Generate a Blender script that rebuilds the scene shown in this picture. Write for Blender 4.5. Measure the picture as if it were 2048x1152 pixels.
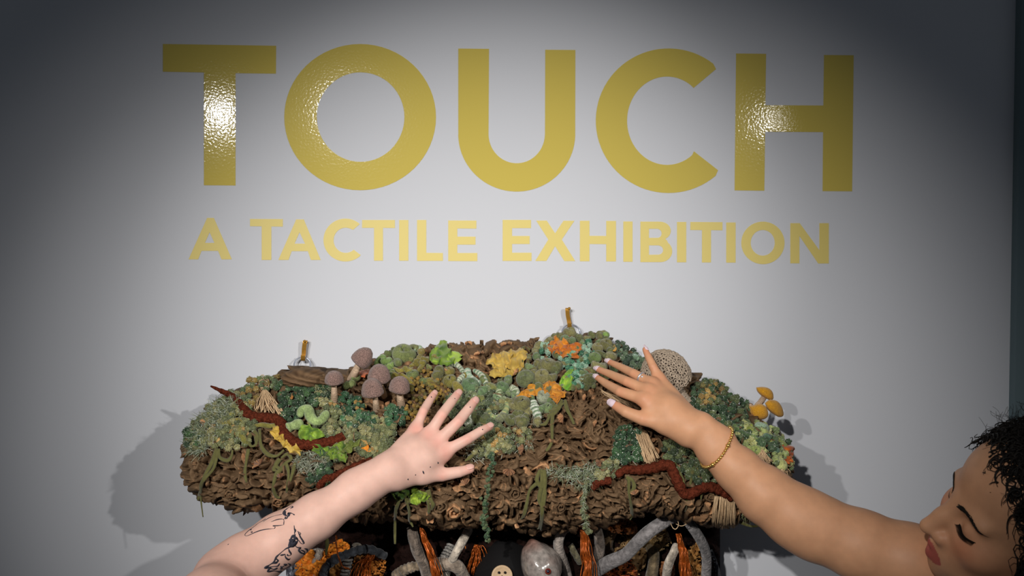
import bpy, math, random
import numpy as np
from mathutils import Vector, Matrix
from mathutils.bvhtree import BVHTree

random.seed(7)
RNG = np.random.default_rng(11)
SC = bpy.context.scene
COL = SC.collection
for _o in list(bpy.data.objects):
    bpy.data.objects.remove(_o, do_unlink=True)

# ------------------------------------------------------------------ camera
CAMY, FPX = 1.79, 1991.0
CAM = np.array([0.0, -CAMY, 0.0])
_a, _p, _r = math.atan(80 / FPX), math.atan(45 / FPX), 0.0056
FW = np.array([math.sin(_a) * math.cos(_p), math.cos(_a) * math.cos(_p), -math.sin(_p)])
_r0 = np.array([math.cos(_a), -math.sin(_a), 0.0])
_u0 = np.cross(_r0, FW)
RT = _r0 * math.cos(_r) + _u0 * math.sin(_r)
UP = _u0 * math.cos(_r) - _r0 * math.sin(_r)

cam_d = bpy.data.cameras.new('camera')
cam_d.sensor_width = 36.0
cam_d.lens = FPX / 2048 * 36.0
cam_d.clip_start = 0.05
cam = bpy.data.objects.new('camera', cam_d)
COL.objects.link(cam)
_m = Matrix(((RT[0], UP[0], -FW[0], CAM[0]), (RT[1], UP[1], -FW[1], CAM[1]),
             (RT[2], UP[2], -FW[2], CAM[2]), (0, 0, 0, 1)))
cam.matrix_world = _m
cam_d.dof.use_dof = True
cam_d.dof.focus_distance = 1.52
cam_d.dof.aperture_fstop = 7.0
SC.camera = cam

# ------------------------------------------------------------------ world + lamps + exposure
W = bpy.data.worlds.new('world')
SC.world = W
W.use_nodes = True
W.node_tree.nodes['Background'].inputs[0].default_value = (0.78, 0.88, 1.0, 1)
W.node_tree.nodes['Background'].inputs[1].default_value = 0.060
SC.view_settings.view_transform = 'Standard'
SC.view_settings.look = 'None'
SC.view_settings.exposure = 0.0
SC.view_settings.gamma = 1.0
SC.view_settings.use_curve_mapping = False


def P(px, py, d=0.0):
    """point whose distance from the back wall is d, seen at photo pixel (px, py)"""
    px = np.asarray(px, float); py = np.asarray(py, float); d = np.asarray(d, float)
    ray = FW * FPX + RT * (px - 1024)[..., None] - UP * (py - 576)[..., None]
    t = (CAMY - d) / ray[..., 1]
    return CAM + ray * t[..., None]


def S(d=0.0):
    return (CAMY - d) / FPX


def lamp(hx, hy, t, aim, energy, size, blend=1.0, col=(1, 0.96, 0.91)):
    """track spotlight whose mirror image on the wall sits at photo pixel hx, hy"""
    h = P(hx, hy, 0.0)
    loc = np.array([h[0] * (1 + t), -CAMY * t, h[2] * (1 + t)])
    l = bpy.data.lights.new('spotlight', 'SPOT')
    l.energy = energy; l.spot_size = math.radians(size); l.spot_blend = blend
    l.shadow_soft_size = 0.022; l.color = col
    o = bpy.data.objects.new('spotlight', l)
    COL.objects.link(o)
    o.location = loc
    o.rotation_euler = Vector(P(*aim, 0.1) - loc).to_track_quat('-Z', 'Y').to_euler()
    return o


lamp(1553, 238, 1.4, (874, 595), 104, 29.0)
lamp(442, 228, 1.4, (863, 1000), 91, 38.1)
lamp(690, 225, 1.4, (1139, 821), 138, 38.2)


# ------------------------------------------------------------------ small tools
def lin(c):
    c = np.asarray(c, float) / 255.0
    return np.where(c <= 0.04045, c / 12.92, ((c + 0.055) / 1.055) ** 2.4)


def nrm(v):
    v = np.asarray(v, float)
    return v / np.maximum(np.linalg.norm(v, axis=-1, keepdims=True), 1e-12)


class Noise:
    def __init__(self, seed):
        g = np.random.default_rng(seed)
        self.p = np.tile(g.permutation(256), 3)
        a = g.random(256) * 2 * math.pi
        self.gx, self.gy = np.cos(a), np.sin(a)

    def __call__(self, x, y):
        x = np.asarray(x, float); y = np.asarray(y, float)
        xi = np.floor(x).astype(int); yi = np.floor(y).astype(int)
        xf = x - xi; yf = y - yi
        xi &= 255; yi &= 255
        u = xf ** 3 * (xf * (xf * 6 - 15) + 10); v = yf ** 3 * (yf * (yf * 6 - 15) + 10)

        def g(ix, iy, dx, dy):
            h = self.p[self.p[ix & 255] + (iy & 255)]
            return self.gx[h] * dx + self.gy[h] * dy
        a = g(xi, yi, xf, yf); b = g(xi + 1, yi, xf - 1, yf)
        c = g(xi, yi + 1, xf, yf - 1); d = g(xi + 1, yi + 1, xf - 1, yf - 1)
        return 1.42 * ((a + (b - a) * u) * (1 - v) + (c + (d - c) * u) * v)


N1, N2, N3, N4 = Noise(1), Noise(2), Noise(3), Noise(4)


class MB:
    def __init__(self):
        self.V, self.Q, self.T, self.C, self.n = [], [], [], [], 0

    def add(self, v, quads=None, tris=None, col=None):
        v = np.asarray(v, float).reshape(-1, 3)
        if quads is not None and len(quads):
            self.Q.append(np.asarray(quads, int).reshape(-1, 4) + self.n)
        if tris is not None and len(tris):
            self.T.append(np.asarray(tris, int).reshape(-1, 3) + self.n)
        if col is None:
            col = np.ones((len(v), 3))
        col = np.asarray(col, float)
        if col.ndim == 1:
            col = np.tile(col, (len(v), 1))
        self.V.append(v); self.C.append(col)
        self.n += len(v)
        return self

    def data(self):
        v = np.concatenate(self.V)
        q = np.concatenate(self.Q) if self.Q else np.zeros((0, 4), int)
        t = np.concatenate(self.T) if self.T else np.zeros((0, 3), int)
        return v, q, t, np.concatenate(self.C)


WLOC = {}


def tag(o, label=None, cat=None, group=None, kind=None):
    if label: o['label'] = label
    if cat: o['category'] = cat
    if group: o['group'] = group
    if kind: o['kind'] = kind
    return o


def empty(name, loc, label=None, cat=None, group=None, parent=None):
    o = bpy.data.objects.new(name, None)
    COL.objects.link(o)
    loc = np.asarray(loc, float)
    base = WLOC[parent.name] if parent else np.zeros(3)
    o.location = loc - base
    if parent: o.parent = parent
    o.empty_display_size = 0.02
    WLOC[o.name] = loc
    return tag(o, label, cat, group)


def mesh_from(name, v, q, t, c=None, smooth=True):
    me = bpy.data.meshes.new(name)
    me.vertices.add(len(v))
    me.vertices.foreach_set('co', np.ascontiguousarray(v, np.float32).ravel())
    nl = len(q) * 4 + len(t) * 3
    me.loops.add(nl)
    me.loops.foreach_set('vertex_index', np.concatenate([q.ravel(), t.ravel()]).astype(np.int32))
    me.polygons.add(len(q) + len(t))
    st = np.concatenate([np.arange(len(q)) * 4, len(q) * 4 + np.arange(len(t)) * 3]).astype(np.int32)
    me.polygons.foreach_set('loop_start', st)
    me.update(calc_edges=True)
    me.validate()
    me.polygons.foreach_set('use_smooth', np.full(len(me.polygons), bool(smooth)))
    if c is not None and len(c) == len(me.vertices):
        at = me.attributes.new('Col', 'FLOAT_COLOR', 'POINT')
        cc = np.ones((len(v), 4), np.float32); cc[:, :3] = c
        at.data.foreach_set('color', cc.ravel())
    return me


def obj(name, mb, mat, parent=None, smooth=True, label=None, cat=None, group=None, kind=None, loc=None):
    v, q, t, c = mb.data()
    if loc is None:
        loc = (v.min(0) + v.max(0)) / 2
    loc = np.asarray(loc, float)
    me = mesh_from(name, v - loc, q, t, c, smooth)
    me.materials.append(mat)
    o = bpy.data.objects.new(name, me)
    COL.objects.link(o)
    base = WLOC[parent.name] if parent else np.zeros(3)
    o.location = loc - base
    if parent: o.parent = parent
    WLOC[o.name] = loc
    return tag(o, label, cat, group, kind)


def smooth_path(pts, n):
    """Catmull-Rom through pts (M,k) resampled to n points"""
    p = np.asarray(pts, float)
    if len(p) == 2:
        return p[0] + (p[1] - p[0]) * np.linspace(0, 1, n)[:, None]
    e = np.vstack([2 * p[0] - p[1], p, 2 * p[-1] - p[-2]])
    u = np.linspace(0, len(p) - 1 - 1e-9, n)
    i = u.astype(int); f = (u - i)[:, None]
    a, b, c, d = e[i], e[i + 1], e[i + 2], e[i + 3]
    return 0.5 * (2 * b + (c - a) * f + (2 * a - 5 * b + 4 * c - d) * f ** 2 + (3 * b - a - 3 * c + d) * f ** 3)


def tubes(pts, rad, sides=6, flat=1.0, ref=None, col=None, mb=None, phase=0.0):
    """batch of tubes: pts (N,K,3), rad (N,K)"""
    pts = np.asarray(pts, float)
    if pts.ndim == 2: pts = pts[None]
    Nn, K, _ = pts.shape
    rad = np.broadcast_to(np.asarray(rad, float), (Nn, K))
    t = np.gradient(pts, axis=1)
    t = nrm(t)
    if ref is None:
        ref = np.where(np.abs(t[:, :1, 1:2]) > 0.9, np.array([1.0, 0, 0]), np.array([0, 1.0, 0]))[:, 0]
    ref = np.broadcast_to(np.asarray(ref, float), (Nn, 3))
    n = np.zeros_like(pts)
    cur = nrm(ref - (ref * t[:, 0]).sum(-1, keepdims=True) * t[:, 0])
    n[:, 0] = cur
    for k in range(1, K):
        cur = cur - (cur * t[:, k]).sum(-1, keepdims=True) * t[:, k]
        cur = nrm(cur)
        n[:, k] = cur
    b = np.cross(t, n)
    a = np.arange(sides) * 2 * math.pi / sides + phase
    off = (np.cos(a)[None, None, :, None] * n[:, :, None, :] * flat + np.sin(a)[None, None, :, None] * b[:, :, None, :])
    v = pts[:, :, None, :] + off * rad[:, :, None, None]
    idx = np.arange(Nn * K * sides).reshape(Nn, K, sides)
    r1 = np.roll(idx, -1, axis=2)
    q = np.stack([idx[:, :-1], r1[:, :-1], r1[:, 1:], idx[:, 1:]], -1).reshape(-1, 4)
    if mb is None: mb = MB()
    c = None
    if col is not None:
        col = np.asarray(col, float)
        if col.ndim == 1: c = np.tile(col, (Nn * K * sides, 1))
        elif col.ndim == 2: c = np.repeat(col, K * sides, axis=0)
        else: c = np.repeat(col.reshape(Nn * K, 3), sides, axis=0)
    mb.add(v.reshape(-1, 3), q, None, c)
    # closed ends
    caps = []
    for row in (idx[:, 0, ::-1], idx[:, -1]):
        for k in range(1, sides - 1):
            caps.append(np.stack([row[:, 0], row[:, k], row[:, k + 1]], -1))
    mb.T.append(np.concatenate(caps) + (mb.n - Nn * K * sides))
    return mb


def ball(c, r, mb=None, nu=16, nv=10, axes=None, col=None, fn=None):
    """ellipsoid; r scalar or 3; axes 3x3 rows"""
    u = np.arange(nu) * 2 * math.pi / nu
    w = np.linspace(0, math.pi, nv + 1)[1:-1]
    d = np.concatenate([[[0, 0, 1.0]],
                        np.stack([np.sin(w)[:, None] * np.cos(u), np.sin(w)[:, None] * np.sin(u), np.cos(w)[:, None] * np.ones(nu)], -1).reshape(-1, 3),
                        [[0, 0, -1.0]]])
    rr = np.ones(len(d)) if fn is None else fn(d)
    v = d * rr[:, None] * np.asarray(r)
    if axes is not None: v = v @ np.asarray(axes)
    v = v + np.asarray(c)
    q, t = [], []
    m = nv - 1
    for i in range(m - 1):
        for j in range(nu):
            q.append((1 + i * nu + j, 1 + (i + 1) * nu + j, 1 + (i + 1) * nu + (j + 1) % nu, 1 + i * nu + (j + 1) % nu))
    for j in range(nu):
        t.append((0, 1 + j, 1 + (j + 1) % nu))
        t.append((len(d) - 1, 1 + (m - 1) * nu + (j + 1) % nu, 1 + (m - 1) * nu + j))
    if mb is None: mb = MB()
    return mb.add(v, q, t, col)


def revolve(profile, base, axis, n=20, mb=None, col=None, fn=None):
    """profile [(r,h)] turned about axis at base"""
    ax = nrm(axis)
    e1 = nrm(np.cross(ax, [0.3, 1, 0.2])); e2 = np.cross(ax, e1)
    a = np.arange(n) * 2 * math.pi / n
    v = []
    for k, (r, h) in enumerate(profile):
        rr = r if fn is None else r * fn(a, k)
        v.append(np.asarray(base) + ax * h + (np.cos(a)[:, None] * e1 + np.sin(a)[:, None] * e2) * np.reshape(rr, (-1, 1)))
    v = np.concatenate(v)
    K = len(profile)
    idx = np.arange(K * n).reshape(K, n); r1 = np.roll(idx, -1, 1)
    q = np.stack([idx[:-1], r1[:-1], r1[1:], idx[1:]], -1).reshape(-1, 4)
    if mb is None: mb = MB()
    return mb.add(v, q, None, col)


def torus(c, R, r, axis, mb=None, n=28, s=8, col=None):
    ax = nrm(axis); e1 = nrm(np.cross(ax, [0.31, 0.2, 1])); e2 = np.cross(ax, e1)
    a = np.arange(n) * 2 * math.pi / n; b = np.arange(s) * 2 * math.pi / s
    rad = np.cos(a)[:, None] * e1 + np.sin(a)[:, None] * e2
    v = np.asarray(c) + rad[:, None, :] * (R + r * np.cos(b))[None, :, None] + ax * (r * np.sin(b))[None, :, None]
    idx = np.arange(n * s).reshape(n, s); i1 = np.roll(idx, -1, 0)
    q = np.stack([idx, i1, np.roll(i1, -1, 1), np.roll(idx, -1, 1)], -1).reshape(-1, 4)
    if mb is None: mb = MB()
    return mb.add(v.reshape(-1, 3), q, None, col)


# ------------------------------------------------------------------ materials
def mat(name, col=(200, 200, 200), rough=0.6, vcol=False, var=0.0, vscale=60.0, bump=0.0, bscale=200.0, bdist=0.002,
        sheen=0.0, metal=0.0, coat=0.0, sss=0.0, spec=0.5, trans=0.0, ior=1.45, stretch=None, detail=3.0, alpha=1.0):
    m = bpy.data.materials.new(name)
    m.use_nodes = True
    nt = m.node_tree
    b = nt.nodes['Principled BSDF']
    b.inputs['Roughness'].default_value = rough
    b.inputs['Metallic'].default_value = metal
    b.inputs['Specular IOR Level'].default_value = spec
    b.inputs['IOR'].default_value = ior
    b.inputs['Transmission Weight'].default_value = trans
    b.inputs['Coat Weight'].default_value = coat
    b.inputs['Coat Roughness'].default_value = 0.12
    b.inputs['Alpha'].default_value = alpha
    if sheen:
        b.inputs['Sheen Weight'].default_value = sheen
        b.inputs['Sheen Roughness'].default_value = 0.45
    if sss:
        b.inputs['Subsurface Weight'].default_value = sss
        b.inputs['Subsurface Radius'].default_value = (1.0, 0.35, 0.2)
        b.inputs['Subsurface Scale'].default_value = 0.006
    L = nt.links.new
    tc = nt.nodes.new('ShaderNodeTexCoord')
    src = tc.outputs['Object']
    if stretch:
        mp = nt.nodes.new('ShaderNodeMapping')
        mp.inputs['Scale'].default_value = stretch
        L(src, mp.inputs['Vector']); src = mp.outputs['Vector']
    c4 = tuple(lin(col)) + (1,)
    out = None
    if vcol:
        at = nt.nodes.new('ShaderNodeAttribute'); at.attribute_name = 'Col'
        out = at.outputs['Color']
    if var:
        nz = nt.nodes.new('ShaderNodeTexNoise')
        nz.inputs['Scale'].default_value = vscale; nz.inputs['Detail'].default_value = detail
        L(src, nz.inputs['Vector'])
        mr = nt.nodes.new('ShaderNodeMapRange')
        mr.inputs['From Min'].default_value = 0.3; mr.inputs['From Max'].default_value = 0.7
        mr.inputs['To Min'].default_value = 1 - var; mr.inputs['To Max'].default_value = 1 + var
        L(nz.outputs['Fac'], mr.inputs['Value'])
        mx = nt.nodes.new('ShaderNodeMix'); mx.data_type = 'RGBA'; mx.blend_type = 'MULTIPLY'
        mx.inputs['Factor'].default_value = 1.0
        if out is not None: L(out, mx.inputs['A'])
        else: mx.inputs['A'].default_value = c4
        L(mr.outputs['Result'], mx.inputs['B'])
        out = mx.outputs['Result']
    if out is not None: L(out, b.inputs['Base Color'])
    else: b.inputs['Base Color'].default_value = c4
    if bump:
        nz = nt.nodes.new('ShaderNodeTexNoise')
        nz.inputs['Scale'].default_value = bscale; nz.inputs['Detail'].default_value = detail
        L(src, nz.inputs['Vector'])
        bp = nt.nodes.new('ShaderNodeBump')
        bp.inputs['Strength'].default_value = bump; bp.inputs['Distance'].default_value = bdist
        L(nz.outputs['Fac'], bp.inputs['Height'])
        L(bp.outputs['Normal'], b.inputs['Normal'])
    return m


M_wall = mat('wall_paint', (214, 217, 224), 0.7, bump=0.3, bscale=240, bdist=0.00012, spec=0.2)
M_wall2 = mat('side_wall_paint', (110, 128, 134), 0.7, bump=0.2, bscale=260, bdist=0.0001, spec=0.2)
M_vinyl = mat('yellow_vinyl', (214, 194, 96), 0.075, spec=0.4, bump=0.5, bscale=240, bdist=0.00022, detail=1.0)
M_vinyl2 = mat('pale_yellow_vinyl', (230, 211, 124), 0.45, bump=0.3, bscale=240, bdist=0.00012)
M_cloth = mat('brown_gathered_cloth', rough=0.72, vcol=True, bump=0.2, bscale=900, bdist=0.0004, spec=0.15)
M_wool = mat('felted_wool', rough=0.9, vcol=True, var=0.30, vscale=420, bump=0.9, bscale=750, bdist=0.0016, sheen=0.35, spec=0.15)
M_yarn = mat('boucle_yarn', rough=0.55, vcol=True, bump=0.4, bscale=1200, bdist=0.0006, sheen=0.2, spec=0.5)
M_silk = mat('silk_scrap', rough=0.6, vcol=True, bump=0.3, bscale=500, bdist=0.001, sheen=0.2)
M_jersey = mat('olive_jersey', (98, 96, 56), 0.85, var=0.12, vscale=200, bump=0.4, bscale=900, bdist=0.0006, sheen=0.2, spec=0.2)
M_red = mat('rust_felt', (94, 44, 29), 0.95, var=0.5, vscale=260, bump=1.0, bscale=480, bdist=0.003, spec=0.05)
M_tassel = mat('tan_cord', (206, 176, 138), 0.7, var=0.15, vscale=300, bump=0.4, bscale=1500, bdist=0.0004)
M_mush = mat('mauve_felt', (138, 112, 104), 0.95, var=0.5, vscale=650, bump=1.0, bscale=900, bdist=0.0016, sheen=0.3, spec=0.1)
M_stem = mat('wrapped_stem', (196, 170, 145), 0.9, var=0.2, vscale=300, bump=0.8, bscale=500, bdist=0.0012, spec=0.1)
M_ochre = mat('ochre_felt', (205, 148, 42), 0.95, var=0.18, vscale=500, bump=0.9, bscale=1000, bdist=0.0012, sheen=0.3, spec=0.1)
M_lace = mat('crochet_lace', (172, 156, 138), 0.9, var=0.2, vscale=300, bump=0.7, bscale=1300, bdist=0.0006, spec=0.1)
M_lacein = mat('crochet_lining', (64, 52, 44), 0.95)
M_root = mat('grey_felt_root', rough=0.95, vcol=True, var=0.45, vscale=120, bump=1.0, bscale=260, bdist=0.003, sheen=0.3, spec=0.1)
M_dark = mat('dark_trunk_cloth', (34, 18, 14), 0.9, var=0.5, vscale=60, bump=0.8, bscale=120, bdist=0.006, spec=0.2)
M_orange = mat('orange_mesh_cloth', rough=0.6, vcol=True, var=0.25, vscale=200, bump=0.6, bscale=600, bdist=0.001)
M_copper = mat('copper_thread', (186, 96, 36), 0.35, var=0.3, vscale=200, metal=0.4)
M_black = mat('black_pouch_cloth', (22, 21, 22), 0.85, bump=0.4, bscale=600, bdist=0.0008, spec=0.25)
M_wood = mat('wooden_button', (206, 176, 140), 0.55, var=0.12, vscale=160, stretch=(1, 1, 5))
M_hole = mat('button_hole', (18, 14, 12), 0.9)
M_creature = mat('glossy_creature_skin', rough=0.28, vcol=True, var=0.35, vscale=140, bump=0.5, bscale=90, bdist=0.003, coat=0.7)
M_eye = mat('creature_eye', (20, 22, 48), 0.08, coat=1.0)
M_iris = mat('creature_eye_ring', (120, 42, 28), 0.4)
M_brass = mat('brass', (196, 146, 62), 0.33, metal=0.65)
M_steel = mat('steel_ring', (168, 174, 188), 0.28, metal=0.6)
M_gold = mat('gold_beads', (220, 180, 104), 0.2, metal=0.8)
M_silver = mat('silver', (214, 214, 220), 0.22, metal=0.7)
M_skinA = mat('pale_skin', rough=0.5, vcol=True, var=0.05, vscale=70, bump=0.12, bscale=700, bdist=0.0008, sss=0.12, spec=0.35)
M_skinB = mat('tan_skin', rough=0.5, vcol=True, var=0.05, vscale=70, bump=0.10, bscale=700, bdist=0.0008, sss=0.12, spec=0.35)
M_ink = mat('tattoo_ink', (58, 58, 68), 0.7, spec=0.1)
M_nailA = mat('bare_nail', (226, 178, 166), 0.3, spec=0.5)
M_nailB = mat('lilac_nail_polish', (226, 205, 216), 0.12, coat=0.6)
M_hair = mat('black_curly_hair', (17, 13, 11), 0.55, var=0.3, vscale=80, spec=0.25)
M_top = mat('dark_top', (30, 30, 34), 0.85, bump=0.3, bscale=500)
M_teeth = mat('teeth', (226, 220, 208), 0.3)
M_glass = mat('sunglass_lens', (14, 12, 12), 0.08, coat=0.5)
M_silverp = mat('silver_crinkle_film', (176, 178, 186), 0.25, bump=0.8, bscale=120, bdist=0.004, metal=0.6)
M_concrete = mat('grey_floor', (120, 118, 115), 0.6, var=0.1, vscale=8)


def vec_pal(pal, n):
    pal = np.array([lin(c) for c in pal])
    c = pal[RNG.integers(0, len(pal), n)]
    return c * (0.8 + 0.4 * RNG.random((n, 1)))


# ------------------------------------------------------------------ the room
def slab(name, lo, hi, m, parent=None, **kw):
    lo = np.array(lo, float); hi = np.array(hi, float)
    x0, y0, z0 = lo; x1, y1, z1 = hi
    v = [(x0, y0, z0), (x1, y0, z0), (x1, y1, z0), (x0, y1, z0), (x0, y0, z1), (x1, y0, z1), (x1, y1, z1), (x0, y1, z1)]
    q = [(0, 3, 2, 1), (4, 5, 6, 7), (0, 1, 5, 4), (1, 2, 6, 5), (2, 3, 7, 6), (3, 0, 4, 7)]
    return obj(name, MB().add(v, q), m, parent, smooth=False, **kw)


XR = float(P(2023, 500, 0.0)[0])
slab('wall_back', (-3.2, 0.0, -1.45), (XR + 0.0, 0.12, 1.75), M_wall, kind='structure')
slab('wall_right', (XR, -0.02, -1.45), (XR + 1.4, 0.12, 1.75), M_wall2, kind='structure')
slab('floor', (-3.2, -6.5, -1.55), (XR + 1.4, 0.12, -1.45), M_concrete, kind='structure')


# ------------------------------------------------------------------ lettering
def ell(cx, cy, rx, ry, a0=0, a1=360, n=64):
    a = np.radians(np.linspace(a0, a1, n, endpoint=(a1 - a0) % 360 != 0))
    return [(cx + rx * math.cos(t), cy + ry * math.sin(t)) for t in a]


def letter(name, loops, parent, m, label=None):
    cu = bpy.data.curves.new('outline', 'CURVE')
    cu.dimensions = '2D'; cu.fill_mode = 'BOTH'; cu.extrude = 0.0002
    wp = [np.array([P(x, y, 0.0) for x, y in lp]) for lp in loops]
    allp = np.concatenate(wp); c = (allp.min(0) + allp.max(0)) / 2
    for lp in wp:
        sp = cu.splines.new('POLY'); sp.points.add(len(lp) - 1)
        for k, p in enumerate(lp):
            sp.points[k].co = (p[0] - c[0], p[2] - c[2], 0, 1)
        sp.use_cyclic_u = True
    tmp = bpy.data.objects.new('outline', cu)
    COL.objects.link(tmp)
    dg = bpy.context.evaluated_depsgraph_get()
    me = bpy.data.meshes.new_from_object(tmp.evaluated_get(dg))
    bpy.data.objects.remove(tmp, do_unlink=True)
    me.name = name
    # stand the letter up against the wall
    me.transform(Matrix(((1, 0, 0, 0), (0, 0, -1, 0), (0, 1, 0, 0), (0, 0, 0, 1))))
    me.materials.clear(); me.materials.append(m)
    o = bpy.data.objects.new(name, me)
    COL.objects.link(o)
    loc = np.array([c[0], -0.00045, c[2]])
    o.location = loc - WLOC[parent.name]
    o.parent = parent
    WLOC[o.name] = loc
    if label: o['label'] = label
    return o


title = empty('title_lettering', P(1016, 382), 'large glossy yellow vinyl word TOUCH across the upper wall', 'wall lettering')
letter('letter', [[(326, 88), (552.4, 91.6), (552, 147.4), (471.2, 146.5), (471.2, 371), (408, 370.5), (408, 145), (326, 143.5)]], title, M_vinyl, 'big yellow letter T with a bright glare on its stem')
letter('letter', [ell(720.3, 234.3, 151.7, 146.2), ell(721.2, 234.2, 87.7, 89.5)], title, M_vinyl, 'big round yellow letter O')
letter('letter', [[(916.6, 97.2), (978, 97.8), (977, 268)] + [(1033.4 - 56.4 * math.cos(t), 268 + 58.5 * math.sin(t)) for t in np.linspace(0.05, math.pi - 0.05, 30)] + [(1089.9, 268), (1090.5, 99.6), (1150.7, 100.1), (1150.3, 268)] + [(1033.4 + 117 * math.cos(t), 268 + 115.2 * math.sin(t)) for t in np.linspace(0.03, math.pi - 0.03, 40)] + [(916.6, 268)]], title, M_vinyl, 'big yellow letter U')


def cshape(cx, cy, rx, ry, icx, icy, irx, iry, uo, ui, li, lo_):
    def ang(p, x, y, a, b): return math.atan2((p[1] - y) / b, (p[0] - x) / a)
    a0 = ang(uo, cx, cy, rx, ry); a1 = ang(lo_, cx, cy, rx, ry)
    out = [(cx + rx * math.cos(t), cy + ry * math.sin(t)) for t in np.linspace(a0, a1 - 2 * math.pi, 60)]
    b0 = ang(li, icx, icy, irx, iry); b1 = ang(ui, icx, icy, irx, iry)
    inn = [(icx + irx * math.cos(t), icy + iry * math.sin(t)) for t in np.linspace(b0 - 2 * math.pi, b1, 50)]
    return [uo] + out[1:-1] + [lo_, li] + inn[1:-1] + [ui]


letter('letter', [cshape(1337, 241.5, 145.5, 144.5, 1334, 241.5, 80, 88.3, (1432, 138.2), (1387, 176), (1387.7, 302.6), (1436, 340.4))], title, M_vinyl, 'big yellow letter C')
letter('letter', [[(1472, 107), (1532, 107.7), (1530.5, 210.5), (1646.5, 211), (1647.8, 110), (1707.2, 110.6), (1704, 382.7), (1644.9, 382.3), (1646, 264.3), (1530, 263.6), (1528.5, 381.5), (1469, 380.9)]], title, M_vinyl, 'big yellow letter H with a bright glare on its crossbar')

sub = empty('subtitle_lettering', P(1018, 524), 'small pale yellow line A TACTILE EXHIBITION under the big word', 'wall lettering')


def c4(pts): return [(360 + x / 3.303, 420 + y / 3.303) for x, y in pts]
def c5(pts): return [(980 + x / 2.926, 420 + y / 2.926) for x, y in pts]


SUB = [
    ('A', [c4([(180, 52), (224, 52), (343, 326), (275, 326), (252, 270), (143, 270), (120, 326), (57, 326)]), c4([(196, 147), (165, 217), (228, 217)])]),
    ('T', [c4([(463, 59), (680, 60), (680, 110), (604, 109), (604, 330), (540, 330), (540, 108), (463, 107)])]),
    ('A', [c4([(768, 62), (818, 62), (930, 330), (865, 330), (845, 272), (738, 272), (717, 330), (650, 330)]), c4([(790, 147), (757, 222), (826, 222)])]),
    ('C', [c4(cshape(1093, 198.5, 145, 141.5, 1095, 200, 80, 83, (1188, 93), (1145, 130), (1147, 262), (1194, 297)))]),
    ('T', [c4([(1203, 66), (1420, 66), (1420, 119), (1341, 118), (1341, 335), (1282, 335), (1282, 118), (1203, 118)])]),
    ('I', [c4([(1448, 66), (1509, 66), (1509, 335), (1448, 335)])]),
    ('L', [c4([(1566, 66), (1627, 66), (1627, 283), (1737, 284), (1737, 336), (1566, 336)])]),
    ('E', [c4([(1772, 69), (1958, 70), (1958, 123), (1832, 122), (1832, 176), (1952, 176), (1952, 229), (1832, 229), (1832, 284), (1964, 284), (1964, 338), (1772, 337)])]),
    ('E', [c5([(74, 58), (240, 58), (240, 106), (129, 106), (129, 152), (232, 152), (232, 199), (129, 199), (129, 250), (243, 250), (243, 298), (74, 298)])]),
    ('X', [c5([(270, 62), (332, 62), (381, 136), (430, 63), (494, 63), (420, 173), (499, 299), (435, 299), (381, 212), (330, 298), (265, 298), (341, 173)])]),
    ('H', [c5([(526, 63), (582, 63), (582, 151), (680, 152), (680, 64), (737, 64), (737, 301), (680, 301), (680, 200), (582, 199), (582, 300), (526, 300)])]),
    ('I', [c5([(780, 67), (834, 67), (834, 303), (780, 303)])]),
    ('B', [c5([(880, 68), (990, 68)] + ell(992, 122, 66, 54, -85, 60, 14) + [(1034, 176)] + ell(998, 241, 68, 64, -50, 85, 14) + [(990, 305), (880, 305)]),
           c5([(930, 110), (980, 110)] + ell(980, 137, 24, 26, -80, 80, 9) + [(930, 163)]), c5([(930, 207), (984, 207)] + ell(984, 234.5, 29, 27, -80, 80, 9) + [(930, 262)])]),
    ('I', [c5([(1094, 70), (1148, 70), (1148, 306), (1094, 306)])]),
    ('T', [c5([(1172, 70), (1360, 71), (1360, 119), (1293, 118), (1293, 307), (1240, 307), (1240, 118), (1172, 117)])]),
    ('I', [c5([(1382, 73), (1437, 73), (1437, 308), (1382, 308)])]),
    ('O', [c5(ell(1596.5, 192.5, 126.5, 124.5)), c5(ell(1595.5, 192, 70.5, 75))]),
    ('N', [c5([(1757, 77), (1812, 77), (1927, 235), (1927, 77), (1982, 77), (1982, 313), (1920, 313), (1810, 152), (1810, 312), (1757, 312)])]),
]
for ch, loops in SUB:
    letter('letter', loops, sub, M_vinyl2)

# ------------------------------------------------------------------ the sculpture: its body
SCULPT = empty('textile_sculpture', P(1000, 1152, 0.0),
               'big soft toadstool-cap sculpture of gathered brown cloth covered in wool, yarn and felt mushrooms', 'sculpture')
OUT = np.array([(366, 905), (372, 875), (398, 840), (425, 806), (458, 790), (500, 770), (540, 757), (568, 745), (600, 737), (632, 737), (660, 742), (700, 738), (745, 722), (790, 700), (830, 694), (880, 692), (930, 688), (985, 684), (1040, 683), (1090, 678), (1130, 668), (1170, 668), (1210, 670), (1240, 690), (1275, 712), (1320, 722), (1370, 742), (1410, 762), (1445, 782), (1480, 806), (1505, 830), (1545, 855), (1575, 890), (1588, 925), (1586, 965), (1572, 1000), (1540, 1030), (1500, 1046), (1460, 1050), (1420, 1050), (1380, 1040), (1330, 1032), (1290, 1028), (1250, 1036), (1210, 1056), (1160, 1060), (1100, 1066), (1050, 1062), (1000, 1054), (950, 1052), (905, 1060), (860, 1052), (800, 1044), (740, 1044), (690, 1036), (640, 1030), (590, 1022), (540, 1018), (495, 1026), (455, 1018), (420, 1010), (385, 985), (368, 950)], float)


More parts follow.
